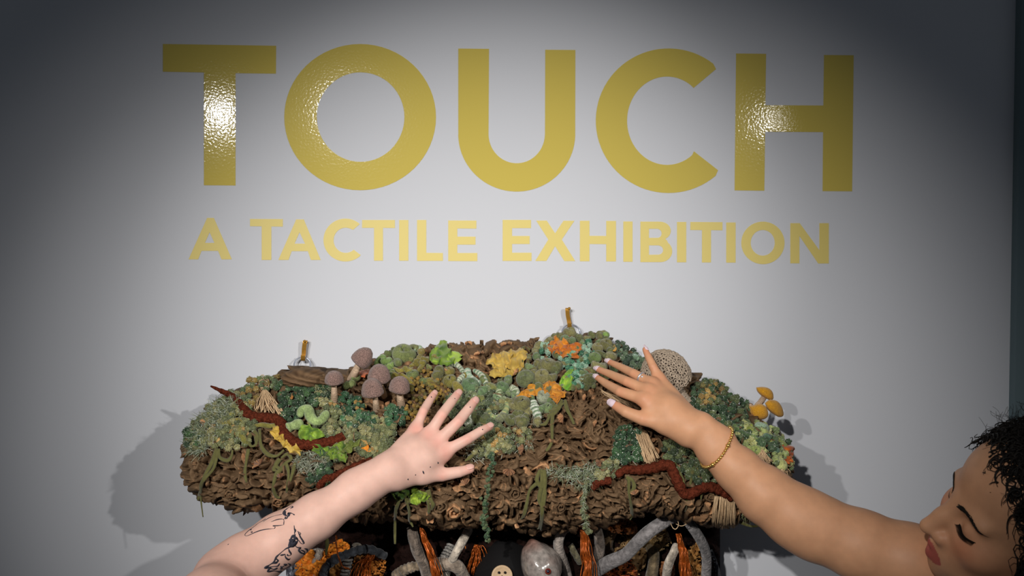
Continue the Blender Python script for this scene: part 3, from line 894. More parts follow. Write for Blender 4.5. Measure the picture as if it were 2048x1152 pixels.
OL, OL2, OL3 = (112, 110, 70), (100, 104, 66), (128, 124, 82)
for px, py, R, c, stl in [
    (807, 714, 24, (118, 128, 78), 'spiral'), (834, 700, 11, (176, 196, 166), 'bean'), (768, 726, 15, (138, 166, 92), 'twist'), (784, 736, 12, (128, 152, 84), 'bean'),
    (846, 708, 13, (136, 122, 66), 'bean'), (882, 751, 20, (104, 104, 64), 'bean'), (900, 764, 15, (120, 114, 58), 'spiral'), (940, 774, 19, (98, 124, 86), 'spiral'), (962, 784, 16, (106, 130, 90), 'bean'),
    (1071, 728, 13, OL, 'bean'), (1074, 706, 12, OL3, 'bean'), (1094, 735, 20, OL, 'spiral'), (1115, 742, 19, OL2, 'bean'), (1083, 757, 18, OL3, 'spiral'), (1104, 763, 16, OL, 'bean'), (1051, 761, 20, (104, 112, 76), 'spiral'), (1064, 747, 14, OL, 'bean'),
    (1020, 765, 15, (110, 124, 84), 'bean'), (1117, 677, 16, OL, 'bean'), (1139, 668, 14, OL3, 'spiral'), (1154, 680, 14, OL2, 'bean'), (1135, 684, 11, OL, 'bean'), (1174, 681, 10, OL3, 'bean'), (1195, 675, 14, OL, 'bean'), (1208, 673, 12, (130, 160, 84), 'bean'), (1213, 680, 9, OL2, 'bean'),
    (1210, 692, 15, OL, 'spiral'), (1194, 698, 13, OL3, 'spiral'), (1222, 704, 13, OL2, 'bean'), (1189, 720, 15, (104, 124, 74), 'spiral'), (1184, 743, 13, OL, 'bean'), (1180, 763, 16, OL2, 'spiral'), (1198, 735, 12, OL, 'bean'), (1222, 716, 13, OL3, 'spiral'), (1166, 722, 12, (120, 160, 132), 'bean'),
    (1085, 797, 15, (150, 156, 132), 'spiral'), (1044, 810, 19, OL, 'spiral'), (1029, 813, 13, OL3, 'bean'), (1036, 850, 17, OL, 'bean'), (1054, 846, 19, OL2, 'bean'), (1006, 841, 15, (120, 124, 92), 'bean'), (1004, 778, 14, (98, 122, 82), 'spiral'), (961, 840, 15, (98, 106, 66), 'twist'), (990, 800, 12, (112, 136, 96), 'bean'),
    (1086, 822, 13, (104, 124, 84), 'bean'), (1025, 790, 12, (116, 134, 96), 'bean'), (986, 812, 9, (100, 128, 90), 'bean'),
    (1496, 858, 13, (140, 150, 72), 'spiral'), (1486, 874, 14, (74, 96, 62), 'bean'), (1523, 858, 15, (146, 170, 144), 'spiral'), (1539, 864, 9, (196, 196, 140), 'bean'), (1534, 880, 14, (82, 112, 88), 'bean'), (1510, 903, 13, (150, 164, 96), 'spiral'), (1560, 930, 14, (186, 190, 124), 'spiral'), (1505, 880, 11, (120, 140, 80), 'bean'), (1473, 858, 11, (96, 116, 70), 'bean'),
    (708, 760, 15, (122, 134, 82), 'bean'), (697, 772, 15, (134, 146, 92), 'bean'), (1278, 718, 9, (134, 176, 150), 'bean'), (1266, 720, 9, (120, 150, 120), 'twist'),
    (1548, 900, 10, (96, 128, 104), 'twist'),
    (1395, 905, 13, (110, 112, 62), 'bean'), (1370, 895, 11, (92, 98, 52), 'bean'), (818, 742, 10, (132, 124, 58), 'twist'), (793, 752, 9, (126, 116, 50), 'twist'), (826, 778, 10, (122, 112, 50), 'bean'), (770, 757, 9, (128, 118, 54), 'bean'), (840, 728, 10, (120, 112, 52), 'twist'), (806, 765, 9, (138, 126, 60), 'bean')]:
    coil(px, py, R, c, stl)
def fill_coils(regs, n, pal, sp=15.5):
    x, y = rand_in(regs, n * 12)
    k = poisson(x, y, sp)[:n]
    for i in k:
        coil(float(x[i]), float(y[i]), random.uniform(9, 14.5), random.choice(pal), random.choice(['spiral', 'bean', 'bean', 'twist']), lift=.003)


fill_coils([(1140, 730, 88, 46, 10), (1185, 690, 46, 20, 0), (1050, 800, 66, 52, 0), (1085, 750, 50, 40, 0)], 60, [OL, OL2, OL3, (98, 116, 78), (112, 128, 86)])
fill_coils([(806, 728, 50, 30, -15), (870, 745, 34, 26, 0), (948, 785, 40, 36, 0)], 26, [(118, 122, 70), (128, 118, 58), (106, 116, 70)])
fill_coils([(1525, 885, 46, 34, 20)], 12, [(126, 144, 82), (160, 172, 108), (86, 108, 72)])
# longer rovings and wrapped cords
WR = (196, 200, 176)
coil(0, 0, 9, (150, 170, 112), r=9.5, pts=[(573, 857), (582, 853), (594, 849), (606, 843)], lift=.012)
coil(0, 0, 9, (152, 174, 112), r=9.5, pts=[(600, 834), (603, 821), (616, 819), (621, 833), (632, 843), (645, 838), (655, 822)], lift=.016)
coil(0, 0, 7, (136, 132, 66), r=7, pts=[(467, 806), (468, 822), (462, 836)])
coil(0, 0, 6, (132, 124, 62), r=6, pts=[(436, 836), (448, 848), (464, 844), (478, 840), (484, 852)])
coil(0, 0, 7, (124, 120, 58), r=7, pts=[(482, 848), (480, 864), (488, 880), (494, 890)])
coil(0, 0, 5, (126, 120, 60), r=5, pts=[(500, 856), (520, 850), (540, 852), (556, 848)])
coil(0, 0, 5, (140, 130, 62), r=5, pts=[(786, 735), (800, 742), (815, 738), (830, 745), (842, 735), (852, 720)])
coil(0, 0, 5, (134, 122, 54), r=5, pts=[(780, 752), (792, 760), (800, 750), (815, 758), (826, 768)])
coil(0, 0, 5, WR, r=5, pts=[(896, 732), (908, 728), (920, 735), (926, 745)], band=(122, 140, 112), freq=7)
coil(0, 0, 5, WR, r=5.5, pts=[(914, 775), (916, 764), (924, 755), (932, 747)], band=(130, 146, 118), freq=7)
coil(0, 0, 5, (150, 176, 150), r=7, pts=[(934, 738), (938, 752), (950, 764), (962, 768)], band=(200, 206, 186), freq=6)
coil(0, 0, 5, WR, r=5.5, pts=[(946, 740), (960, 748), (970, 762), (974, 778), (972, 790)], band=(110, 140, 112), freq=9)
coil(0, 0, 6, (132, 148, 104), r=6, pts=[(975, 815), (980, 830), (994, 836), (1008, 828), (1014, 812), (1010, 800)], band=(176, 176, 116), freq=10)
coil(0, 0, 8, (118, 140, 110), r=8.5, pts=[(1065, 802), (1070, 818), (1078, 838)], band=(206, 212, 196), freq=6)
coil(0, 0, 8, (120, 136, 96), r=7, pts=[(996, 776), (1000, 790), (992, 804)], band=(176, 186, 150), freq=5)
coil(0, 0, 8, (150, 160, 128), r=7, pts=[(1020, 775), (1030, 780), (1034, 795)], band=(200, 206, 184), freq=5)
coil(0, 0, 8, (166, 174, 150), r=6, pts=[(944, 828), (940, 842), (932, 852)], band=(210, 214, 200), freq=5)
coil(0, 0, 4, (130, 172, 148), r=5, pts=[(1250, 722), (1262, 714), (1272, 712)], band=(180, 206, 186), freq=5)
coil(0, 0, 4, (178, 186, 92), r=4.5, pts=[(1536, 884), (1548, 882), (1558, 880), (1566, 886)], band=(140, 160, 70), freq=6)
coil(0, 0, 4, (84, 120, 100), r=5, pts=[(1542, 888), (1548, 898), (1556, 904)], band=(130, 160, 130), freq=6)
coil(0, 0, 3, (200, 206, 190), r=3, pts=[(1415, 850), (1425, 862), (1440, 868), (1450, 862)])
coil(0, 0, 3, (206, 210, 196), r=2.6, pts=[(1402, 838), (1412, 846), (1420, 856)])

# ------------------------------------------------------------------ silk scraps
def scrap(px, py, w, h, deg, cols, seed, crumple=1.0, name='silk_scrap'):
    nu, nv = 26, 18
    u, v = np.meshgrid(np.linspace(-1, 1, nu), np.linspace(-1, 1, nv))
    a = math.radians(deg)
    edge = 1 + 0.16 * np.sin(np.arctan2(v, u) * 3 + seed * 2.1) + 0.07 * np.sin(np.arctan2(v, u) * 7 + seed * 5)
    X = u * np.sqrt(1 - v * v / 2) * 1.12 * w / 2 * edge; Y = v * np.sqrt(1 - u * u / 2) * 1.12 * h / 2 * edge
    x = px + X * math.cos(a) - Y * math.sin(a); y = py + X * math.sin(a) + Y * math.cos(a)
    n1 = np.abs(N1(X / 15 + seed * 3.1, Y / 12 + seed)) ; n2 = np.abs(N2(X / 7 + seed, Y / 9 + seed * 2))
    hgt = (0.010 * n1 ** .8 + 0.0028 * n2 + .0035 * np.sin(X / 3.1 + 2.2 * N4(X / 14 + seed, Y / 14)) * np.clip(np.hypot(u, v), .3, 1)) * crumple + 0.006 - 0.006 * np.clip(np.hypot(u, v) - .8, 0, 1)
    x = x + 4 * N2(X / 10 + seed, Y / 10); y = y + 4 * N4(X / 10, Y / 10 + seed)
    pts = surf(x, y, 0.004) + nrm(snormal(x, y) * .3 + np.array([0, -.7, .05])) * hgt[..., None]
    idx = np.arange(nu * nv).reshape(nv, nu)
    q = np.stack([idx[:-1, :-1], idx[1:, :-1], idx[1:, 1:], idx[:-1, 1:]], -1).reshape(-1, 4)
    f = np.clip(0.5 + .9 * N4(X / 12 + seed, Y / 12), 0, 1)[..., None]
    col = lin(cols[0]) * (1 - f) + lin(cols[1]) * f
    return obj(name, MB().add(pts.reshape(-1, 3), q, None, col.reshape(-1, 3)), M_silk, SCULPT)


LG = [(66, 104, 26), (142, 172, 54)]
scrap(884, 712, 44, 40, 60, LG, 1.3, 1.2); scrap(905, 716, 34, 20, -5, [(150, 186, 60), (178, 206, 84)], 2.2, .5)
scrap(620, 868, 46, 32, 5, LG, 3.7, 1.2); scrap(645, 900, 34, 18, 10, LG, 4.1)
scrap(678, 905, 38, 34, 0, [(64, 92, 28), (126, 152, 48)], 5.5, 1.3); scrap(700, 892, 40, 18, -25, [(84, 96, 34), (110, 120, 50)], 6.6)
scrap(560, 872, 40, 20, 50, [(176, 142, 42), (206, 172, 76)], 7.1); scrap(584, 894, 44, 18, 30, [(176, 140, 40), (214, 184, 92)], 8.3)
scrap(732, 903, 20, 20, 0, [(222, 128, 20), (236, 150, 40)], 9.2, .6)
scrap(1000, 725, 42, 34, -20, [(184, 150, 58), (206, 176, 92)], 10.4, 1.0); scrap(1030, 722, 40, 44, 30, [(170, 138, 50), (204, 172, 88)], 11.5); scrap(1002, 745, 40, 22, 0, [(178, 148, 60), (200, 170, 84)], 12.1, .6)
scrap(1118, 688, 30, 30, 40, [(204, 120, 18), (218, 142, 36)], 13.3, 1.2); scrap(1128, 705, 54, 22, 10, [(176, 92, 18), (200, 120, 28)], 14.4, 1.3); scrap(1150, 698, 34, 16, -5, [(186, 98, 20), (204, 116, 28)], 15.2, .7); scrap(1106, 696, 26, 14, 10, [(170, 92, 32), (140, 70, 24)], 16.7)
scrap(1065, 785, 56, 22, -15, [(190, 124, 28), (208, 144, 44)], 17.7); scrap(1105, 780, 46, 26, 20, [(186, 118, 26), (206, 140, 44)], 18.2); scrap(1112, 795, 20, 24, 0, [(176, 110, 24), (190, 128, 40)], 19.9)
scrap(1133, 762, 24, 36, 20, [(96, 150, 36), (166, 196, 66)], 20.9, 1.1)
scrap(1572, 906, 16, 30, -10, [(170, 74, 20), (206, 108, 30)], 22.2); scrap(1568, 920, 14, 12, 0, [(150, 66, 20), (186, 96, 30)], 23.0)
scrap(838, 990, 34, 26, 0, [(100, 128, 30), (164, 188, 60)], 24.5, 1.3); scrap(800, 984, 36, 22, 10, [(50, 84, 30), (110, 134, 46)], 25.1, 1.1); scrap(1385, 885, 22, 16, 30, [(132, 132, 66), (150, 148, 80)], 26.6)
scrap(585, 795, 10, 10, 20, [(150, 96, 40), (180, 124, 60)], 27.2); scrap(728, 748, 26, 12, -10, [(206, 106, 60), (150, 84, 50)], 28.8, .6)
scrap(1224, 700, 10, 8, 0, [(206, 150, 50), (214, 160, 60)], 29.3)


# ------------------------------------------------------------------ jersey ribbons
def ribbon(pts, r=3.4, lift=0.012, flat=0.55, name='jersey_ribbon'):
    p = np.array([q[:2] for q in pts], float)
    pp = smooth_path(p, 8 * len(p))
    dd = np.where(poly_dist(pp[:, 0], pp[:, 1], OUT) > 2, dbase(pp[:, 0], pp[:, 1]), 0)
    last = 0.26
    for i in range(len(dd)):
        if dd[i] <= 0: dd[i] = last
        last = dd[i]
    cen = P(pp[:, 0], pp[:, 1], dd + 0.010 + lift)
    t = np.linspace(0, 1, len(cen))
    rr = r * .00077 * (1 + .18 * np.sin(t * 9 + p[0, 0])) * np.clip(1.6 - t * 1.0, .55, 1)
    return obj(name, tubes(cen[None], rr[None], 8, flat=flat, ref=np.array([0.02, -1, 0.03])), M_jersey, SCULPT)


RIBS = [[(433, 897), (424, 925), (408, 955), (400, 985), (396, 1000)], [(436, 900), (428, 935), (412, 955), (402, 970), (402, 1000), (406, 1034)], [(437, 898), (440, 915), (455, 921), (463, 912), (465, 900)],
        [(497, 898), (493, 920), (490, 945), (493, 965)], [(519, 858), (522, 890), (535, 908), (553, 912), (568, 900)], [(503, 866), (497, 880), (502, 892), (512, 888), (510, 870), (505, 858)], [(508, 860), (515, 875), (512, 888)],
        [(560, 918), (552, 930), (560, 936), (572, 925), (582, 918), (575, 908), (562, 916)], [(572, 925), (577, 945), (575, 970), (573, 985)], [(566, 935), (552, 950), (547, 975), (552, 992), (560, 996)], [(590, 925), (584, 950), (577, 970)], [(556, 922), (548, 938), (556, 942)],
        [(798, 1000), (792, 1020), (790, 1050), (790, 1088)], [(812, 998), (818, 1020), (820, 1040), (826, 1054)], [(800, 1000), (810, 994), (818, 1004), (824, 1000)], [(856, 980), (862, 1000), (866, 1010), (863, 1020)], [(856, 1000), (858, 1020), (857, 1028)], [(824, 980), (821, 995), (826, 1002)],
        [(1080, 940), (1074, 960), (1084, 975), (1088, 955), (1082, 938)], [(1084, 945), (1082, 975), (1078, 1000), (1082, 1012)], [(1088, 940), (1090, 970), (1085, 1000), (1084, 1030), (1082, 1062)], [(1076, 965), (1060, 980), (1054, 1005), (1048, 1030), (1042, 1038)], [(1086, 970), (1090, 990), (1080, 1050), (1076, 1058)],
        [(1124, 800), (1118, 815), (1108, 828), (1094, 832)], [(1130, 800), (1134, 818), (1142, 834), (1148, 848)], [(1106, 822), (1104, 850), (1104, 880), (1098, 895), (1092, 902)], [(1090, 815), (1110, 818), (1128, 806)], [(1102, 826), (1092, 846), (1080, 850)], [(1088, 812), (1102, 822), (1120, 818)],
        [(1334, 880), (1340, 905), (1352, 930), (1364, 955), (1370, 985), (1374, 1005), (1370, 1024)], [(1258, 955), (1258, 985), (1262, 1010), (1264, 1030), (1260, 1040)], [(1252, 955), (1264, 960), (1268, 975), (1258, 990)], [(1396, 930), (1398, 955), (1404, 975), (1402, 1000)], [(1388, 925), (1384, 950), (1381, 970)],
        [(1060, 700), (1050, 695), (1044, 702), (1054, 710), (1066, 704)], [(1052, 708), (1058, 730), (1066, 750), (1068, 772)], [(960, 745), (975, 755), (982, 775), (984, 790)], [(1042, 712), (1048, 735), (1056, 742)], [(970, 840), (985, 850), (990, 862)], [(965, 830), (978, 838), (988, 852)], [(1008, 752), (995, 770), (1000, 782)],
        [(952, 905), (940, 915), (930, 922)], [(1470, 1040), (1500, 1052), (1518, 1052)], [(650, 1060), (654, 1085), (652, 1110)]]
for rb in RIBS:
    ribbon(rb, r=random.uniform(2.9, 4.0))


# ------------------------------------------------------------------ rust felt ropes
def rope(pts, r0, r1, label, lift=0.010):
    p = np.array(pts, float)
    pp = smooth_path(p, 150)
    inside = poly_dist(pp[:, 0], pp[:, 1], OUT) > 4
    d = np.where(inside, dbase(pp[:, 0], pp[:, 1]), np.nan)
    good = ~np.isnan(d)
    d = np.interp(np.arange(len(d)), np.arange(len(d))[good], d[good])
    k = np.ones(15) / 15
    d = np.convolve(np.pad(d, 7, mode='edge'), k, 'valid')
    cen = P(pp[:, 0], pp[:, 1], d + 0.013 + lift)
    t = np.linspace(0, 1, len(cen))
    ln = np.concatenate([[0], np.cumsum(np.linalg.norm(np.diff(cen, axis=0), axis=1))]) / 0.00077
    r = np.interp(t, [0, .12, .3, 1], [r0, r0 + (r1 - r0) * .55, r1, r1 * .95]) * .00077
    r = r * (0.80 + .24 * np.abs(np.sin(ln / 15 * math.pi + .8 * N2(ln / 30, ln * 0))) ** .6 + .12 * N1(ln / 11, ln * 0 + r0))
    return obj('felted_rope', tubes(cen[None], r[None], 14, ref=np.array([0.02, -1, 0.03])), M_red, SCULPT, label=label)


rope([(421, 772), (445, 783), (470, 796), (486, 816), (500, 832), (525, 836), (550, 838), (563, 848), (570, 868), (590, 885), (620, 890), (650, 886), (674, 880), (688, 872)], 2.0, 11, 'dark rust felted rope with a pointed tip')
rope([(1184, 978), (1196, 966), (1212, 962), (1222, 962)], 6, 8, 'rust felted rope end')
rope([(1232, 952), (1250, 940), (1280, 940), (1310, 935), (1336, 930), (1348, 948), (1358, 970), (1368, 986), (1380, 988), (1396, 980), (1412, 974), (1436, 978), (1464, 994)], 7, 11, 'rust felted rope arching under the wrist')
rope([(636, 976), (650, 960), (668, 955), (690, 944), (720, 930), (746, 922)], 7, 9, 'rust felted rope beside the forearm')


# ------------------------------------------------------------------ tassels
def tassel(top, bottoms, n, label, loops=0, r=0.95, sag=4, lift=0.014):
    pts = []
    b = np.array(bottoms, float)
    bb = smooth_path(b, n) if len(b) > 1 else np.repeat(b, n, 0)
    tp = np.array(top, float)
    tt = smooth_path(tp, n) if tp.ndim == 2 else np.repeat(tp[None], n, 0)
    for i in range(n):
        s = np.linspace(0, 1, 9)[:, None]
        e = bb[i] + np.random.default_rng(i).normal(0, 2.2, 2)
        p = tt[i] * (1 - s) + e * s
        p[:, 0] += np.sin(s[:, 0] * math.pi) * RNG.normal(0, sag) + np.sin(s[:, 0] * 7) * RNG.normal(0, sag * .25)
        dmid = dbase(p[:, 0], p[:, 1])
        d = np.maximum.accumulate(dmid) * .5 + dmid * .5
        d = d + 0.012 + lift * (0.6 + .4 * RNG.random()) + 0.006 * RNG.random() * np.sin(s[:, 0] * math.pi)
        pts.append(P(p[:, 0], p[:, 1], d))
    mb = tubes(np.array(pts), r * .00077, 4)
    if loops:
        for i in range(loops):
            a = np.linspace(0, 2 * math.pi, 14)
            c = np.array(top if tp.ndim == 1 else top[0], float)
            w, h = random.uniform(4, 9), random.uniform(8, 15)
            o = random.uniform(-8, 10)
            x = c[0] + o + w * np.sin(a); y = c[1] - 4 - h * .5 + h * np.cos(a)
            tubes(P(x, y, dbase(x, y) + 0.02 + 0.008 * random.random())[None], r * .00077, 4, mb=mb)
    return obj('tassel', mb, M_tassel, SCULPT, label=label, kind='stuff')


tassel((528, 776), [(508, 818), (530, 822), (552, 826), (570, 832)], 34, 'tan cord tassel knotted beside the rust rope', loops=5, sag=5)
tassel([(1268, 858), (1292, 862)], [(1288, 922), (1300, 924), (1318, 914)], 44, 'tan cord tassel hanging under the hand', sag=2)
tassel([(1430, 992), (1468, 996)], [(1424, 1050), (1446, 1056), (1470, 1054)], 48, 'tan cord tassel hanging off the rim', sag=1.2)
tassel([(1200, 778), (1212, 786)], [(1225, 800), (1250, 806), (1262, 812)], 22, 'tan cord fringe under the fingers', sag=3)
tassel((1520, 894), [(1514, 918), (1530, 926), (1544, 922)], 26, 'tan cord tassel on the far end', sag=3)
tassel((1566, 930), [(1558, 950), (1574, 952), (1584, 940)], 14, 'tan cord fringe at the very end', sag=3)


# ------------------------------------------------------------------ felt mushrooms
def mushroom(base, tip, capc, capw, caph, axis2d, depth, label, rs=6.5, tilt=0.25):
    d0 = float(dbase(base[0], base[1])) + .026
    sc_ = S(d0)
    axis = nrm(RT * axis2d[0] - UP * axis2d[1] + np.array([0, -tilt, 0]))
    root = empty('felt_mushroom', P(base[0], base[1], d0 - 0.01), parent=SCULPT)
    root['label'] = label
    st = np.array([P(base[0], base[1], d0 - 0.012), P((base[0] + tip[0]) / 2, (base[1] + tip[1]) / 2, d0 + 0.004), P(tip[0], tip[1], d0 + 0.008)])
    cen = smooth_path(st, 26)
    t = np.linspace(0, 1, 26)
    rr = rs * sc_ * (1.15 - .35 * t) * (1 + .07 * np.sin(t * 60))
    obj('stem', tubes(cen[None], rr[None], 12, ref=np.array([0.02, -1, 0.03])), M_stem, root)
    C = P(capc[0], capc[1], d0 + 0.012)
    w, h = capw / 2 * sc_, caph * sc_
    prof = [(w * .10, -.16 * h), (w * .45, -.30 * h), (w * .80, -.42 * h), (w * .97, -.36 * h), (w * 1.0, -.22 * h), (w * .94, 0.0), (w * .80, .24 * h), (w * .58, .42 * h), (w * .30, .53 * h), (w * .02, .56 * h)]
    ph = random.random() * 6
    obj('cap', revolve(prof, C, axis, 26, fn=lambda a, k: 1 + .05 * np.sin(3 * a + ph) + .03 * np.sin(7 * a + k)), M_mush, root)
    return root


mushroom((703, 760), (718, 728), (727, 714), 40, 38, (.62, -.78), .165, 'tall mauve felt mushroom leaning off the top edge', 8)
mushroom((669, 803), (668, 768), (668, 756), 38, 26, (.0, -1), .195, 'small mauve felt mushroom, leftmost of five', 6.5)
mushroom((768, 792), (760, 765), (758, 748), 46, 36, (.1, -1), .175, 'mauve felt mushroom at the back of the close pair', 6)
mushroom((753, 820), (750, 790), (745, 776), 44, 36, (-.15, -1), .215, 'mauve felt mushroom in front of the close pair', 6)
mushroom((803, 812), (798, 782), (800, 770), 42, 32, (.1, -1), .20, 'mauve felt mushroom nearest the fingers', 7)

# crochet mushroom
cr = empty('crochet_mushroom', P(1370, 800, .16), parent=SCULPT)
cr['label'] = 'large grey crochet lace mushroom behind the raised little finger'
ax = nrm(RT * -.42 + UP * .86 + np.array([0, -.35, 0]))
e1 = nrm(np.cross(ax, [0, -1, 0.2])); e2 = np.cross(ax, e1)
CC = P(1333, 755, .205); sc_ = S(.205)
Rw, Rh = 49 * sc_, 58 * sc_
prof = [(Rw * math.cos(a) * .96, Rh * math.sin(a) * .96) for a in np.linspace(-.25, math.pi / 2 - .02, 14)] 
obj('cap_lining', revolve([(Rw * .2, -.1 * Rh)] + prof, CC, ax, 28), M_lacein, cr)
mb = MB()
for lat in np.linspace(-.15, 1.45, 15):
    circ = max(1, int(2 * math.pi * Rw * math.cos(lat) / (6.4 * sc_)))
    for j in range(circ):
        a = 2 * math.pi * (j + .5 * (int(lat * 10) % 2)) / circ + random.uniform(-.06, .06)
        la = lat + random.uniform(-.03, .03)
        n_ = nrm((e1 * math.cos(a) + e2 * math.sin(a)) * math.cos(la) / Rw + ax * math.sin(la) / Rh)
        c_ = CC + (e1 * math.cos(a) + e2 * math.sin(a)) * Rw * math.cos(la) + ax * Rh * math.sin(la)
        torus(c_, random.uniform(2.9, 4.0) * sc_, random.uniform(1.15, 1.7) * sc_, n_ + RNG.normal(0, .18, 3), mb, 9, 5)
obj('lace_cap', mb, M_lace, cr, kind='stuff')
mb = MB()
for k in range(22):
    t = k / 21
    c_ = P(1348 + 26 * t, 775 + 36 * t, .205 + .012 * t)
    torus(c_, (15 - 2 * math.sin(t * 3)) * sc_, 2.1 * sc_, P(1374, 811, .217) - P(1348, 775, .205) + RNG.normal(0, .004, 3), mb, 20, 6)
obj('stem', mb, M_lace, cr)

# ochre mushrooms at the far end: three soft quarter caps on two wrapped stems
oc = empty('ochre_mushroom_cluster', P(1502, 862, .15), parent=SCULPT)
oc['label'] = 'cluster of three ochre felt caps on wrapped stems at the far edge'


def pillow(outline, d, thick, m, parent, name='cap', lean=0.0):
    """stuffed felt shape with a given outline"""
    o_ = np.array([(999 + x / 3.0, 678 + y / 3.0) for x, y in outline], float)
    n_ = 40
    cl = smooth_path(np.vstack([o_, o_[:1]]), n_ + 1)[:-1]
    c = cl.mean(0)
    rs = np.array([.0, .3, .55, .75, .9, .98, 1.0])
    V_ = []
    for sg_ in (1, -1):
        for r in (rs if sg_ == 1 else rs[-2::-1]):
            p = c + (cl - c) * max(r, .02)
            z = sg_ * thick * math.sqrt(max(0, 1 - r ** 2.4)) + lean * (p[:, 0] - c[0]) / 20
            V_.append(P(p[:, 0], p[:, 1], d + z))
    V_ = np.concatenate(V_); K = 2 * len(rs) - 1
    idx = np.arange(K * n_).reshape(K, n_); r1 = np.roll(idx, -1, 1)
    q = np.stack([idx[:-1], r1[:-1], r1[1:], idx[1:]], -1).reshape(-1, 4)
    return obj(name, MB().add(V_, q), m, parent)


pillow([(1540, 290), (1575, 287), (1612, 294), (1638, 318), (1643, 358), (1620, 366), (1590, 350), (1565, 335), (1545, 312)], .125, .011, M_ochre, oc)
pillow([(1495, 402), (1528, 396), (1560, 387), (1598, 405), (1613, 448), (1600, 475), (1560, 486), (1520, 474), (1500, 440)], .170, .014, M_ochre, oc, lean=.004)
pillow([(1592, 384), (1622, 364), (1668, 374), (1696, 412), (1704, 458), (1676, 468), (1640, 448), (1608, 422)], .150, .013, M_ochre, oc, lean=-.006)
for p0, p1, d0, d1, r in [((1514, 812), (1527, 796), .15, .122, 5.5), ((1506, 862), (1514, 838), .175, .165, 6), ((1494, 822), (1502, 808), .15, .16, 4)]:
    t = np.linspace(0, 1, 22)
    cen = smooth_path([P(*p0, d0), P((p0[0] + p1[0]) / 2 + 1, (p0[1] + p1[1]) / 2, (d0 + d1) / 2 + .002), P(*p1, d1)], 22)
    obj('stem', tubes(cen[None], (r * S(.15) * (1 + .16 * np.sin(t * 40)))[None], 10, ref=np.array([0.02, -1, 0.03])), M_stem, oc)
t = np.linspace(0, 1, 12)
obj('twig', tubes(smooth_path([P(1488, 850, .15), P(1493, 835, .145), P(1499, 822, .13)], 12)[None], (5 - 2 * t)[None] * S(.15), 8, ref=np.array([0, -1, 0.03])), M_red, oc)

# ------------------------------------------------------------------ under the cap: trunk, roots, little creatures
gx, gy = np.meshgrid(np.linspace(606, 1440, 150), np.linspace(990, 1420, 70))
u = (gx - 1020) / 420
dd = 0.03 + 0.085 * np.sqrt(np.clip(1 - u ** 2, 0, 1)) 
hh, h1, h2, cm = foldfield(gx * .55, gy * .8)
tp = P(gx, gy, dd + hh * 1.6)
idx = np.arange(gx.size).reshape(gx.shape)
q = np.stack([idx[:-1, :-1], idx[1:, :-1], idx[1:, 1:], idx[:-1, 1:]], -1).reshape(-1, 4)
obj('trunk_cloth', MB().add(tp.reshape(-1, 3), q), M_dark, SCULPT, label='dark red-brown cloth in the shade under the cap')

GR, GR2, GRD, GRL = (150, 140, 132), (128, 124, 124), (72, 76, 82), (196, 184, 168)


def root_tube(pts, r, col, name='felt_root', r_end=None, streak=.35, wrap=0, label=None):
    p = np.array(pts, float)
    if p[-1, 1] >= 1144:   # roots run on down to the foot of the trunk
        e = p[-1] - p[-2]; e = e / max(abs(e[1]), 8)
        p = np.vstack([p, [p[-1, 0] + e[0] * 50, p[-1, 1] + 70, max(.07, p[-1, 2] - .03)], [p[-1, 0] + e[0] * 30, p[-1, 1] + 150, .05]])
    n = 16 * len(p)
    pp = smooth_path(p, n)
    cen = P(pp[:, 0], pp[:, 1], pp[:, 2])
    t = np.linspace(0, 1, n)
    sd = random.random() * 20
    rr = np.interp(t, [0, 1], [r, r_end or r]) * .00083 * (1 + .14 * N1(t * 5 + sd, t * 0) + (.1 * np.sin(t * wrap * 6.28) if wrap else 0))
    S_ = 14
    mb = tubes(cen[None], rr[None], S_, ref=np.array([0.02, -1, 0.03]))
    a = np.arange(S_) * 2 * math.pi / S_
    T_, A_ = np.meshgrid(t, a, indexing='ij')
    f = np.clip(.5 + streak * 2 * N2(T_ * 3 + sd, np.cos(A_) * 2 + sd) + .3 * N3(T_ * 9, np.sin(A_) * 3 + sd), 0, 1)[..., None]
    c = lin(col)
    mb.C = [(c * .55 * (1 - f) + np.minimum(c * 1.5, .9) * f).reshape(-1, 3)]
    return obj(name, mb, M_root, SCULPT, label=label)


root_tube([(1352, 1028, .20), (1330, 1042, .215), (1300, 1062, .22), (1275, 1085, .215), (1250, 1110, .205), (1213, 1128, .19), (1185, 1150, .175), (1160, 1190, .15)], 13, GR2, label='thick grey felt root slanting down from the rim')
root_tube([(1345, 1036, .20), (1365, 1032, .21), (1384, 1054, .205), (1404, 1085, .19), (1413, 1115, .17), (1411, 1165, .14), (1405, 1210, .11)], 10, GR2, label='grey felt root curving down at the right')
root_tube([(1148, 1050, .19), (1130, 1058, .20), (1119, 1075, .20), (1117, 1096, .19), (1127, 1122, .17), (1138, 1165, .14)], 9.5, GR)
root_tube([(1192, 1050, .19), (1198, 1075, .19), (1199, 1098, .18), (1194, 1125, .16), (1180, 1160, .14)], 10, (128, 116, 106))
root_tube([(1354, 1092, .15), (1346, 1108, .16), (1337, 1130, .16), (1331, 1165, .14)], 9, GRL)
root_tube([(824, 1055, .19), (828, 1080, .2), (836, 1105, .19), (848, 1132, .18), (860, 1175, .15)], 11, (136, 122, 110))
root_tube([(938, 1058, .17), (926, 1080, .19), (912, 1105, .2), (900, 1130, .19), (892, 1150, .17)], 8.5, GRL, label='pale grey felt root slanting up to the rim')
root_tube([(790, 1152, .16), (805, 1142, .17), (825, 1134, .175), (850, 1130, .175)], 10, (140, 124, 104), wrap=9)
root_tube([(868, 1130, .18), (890, 1128, .19), (915, 1134, .19), (930, 1160, .17)], 13, (150, 136, 122))
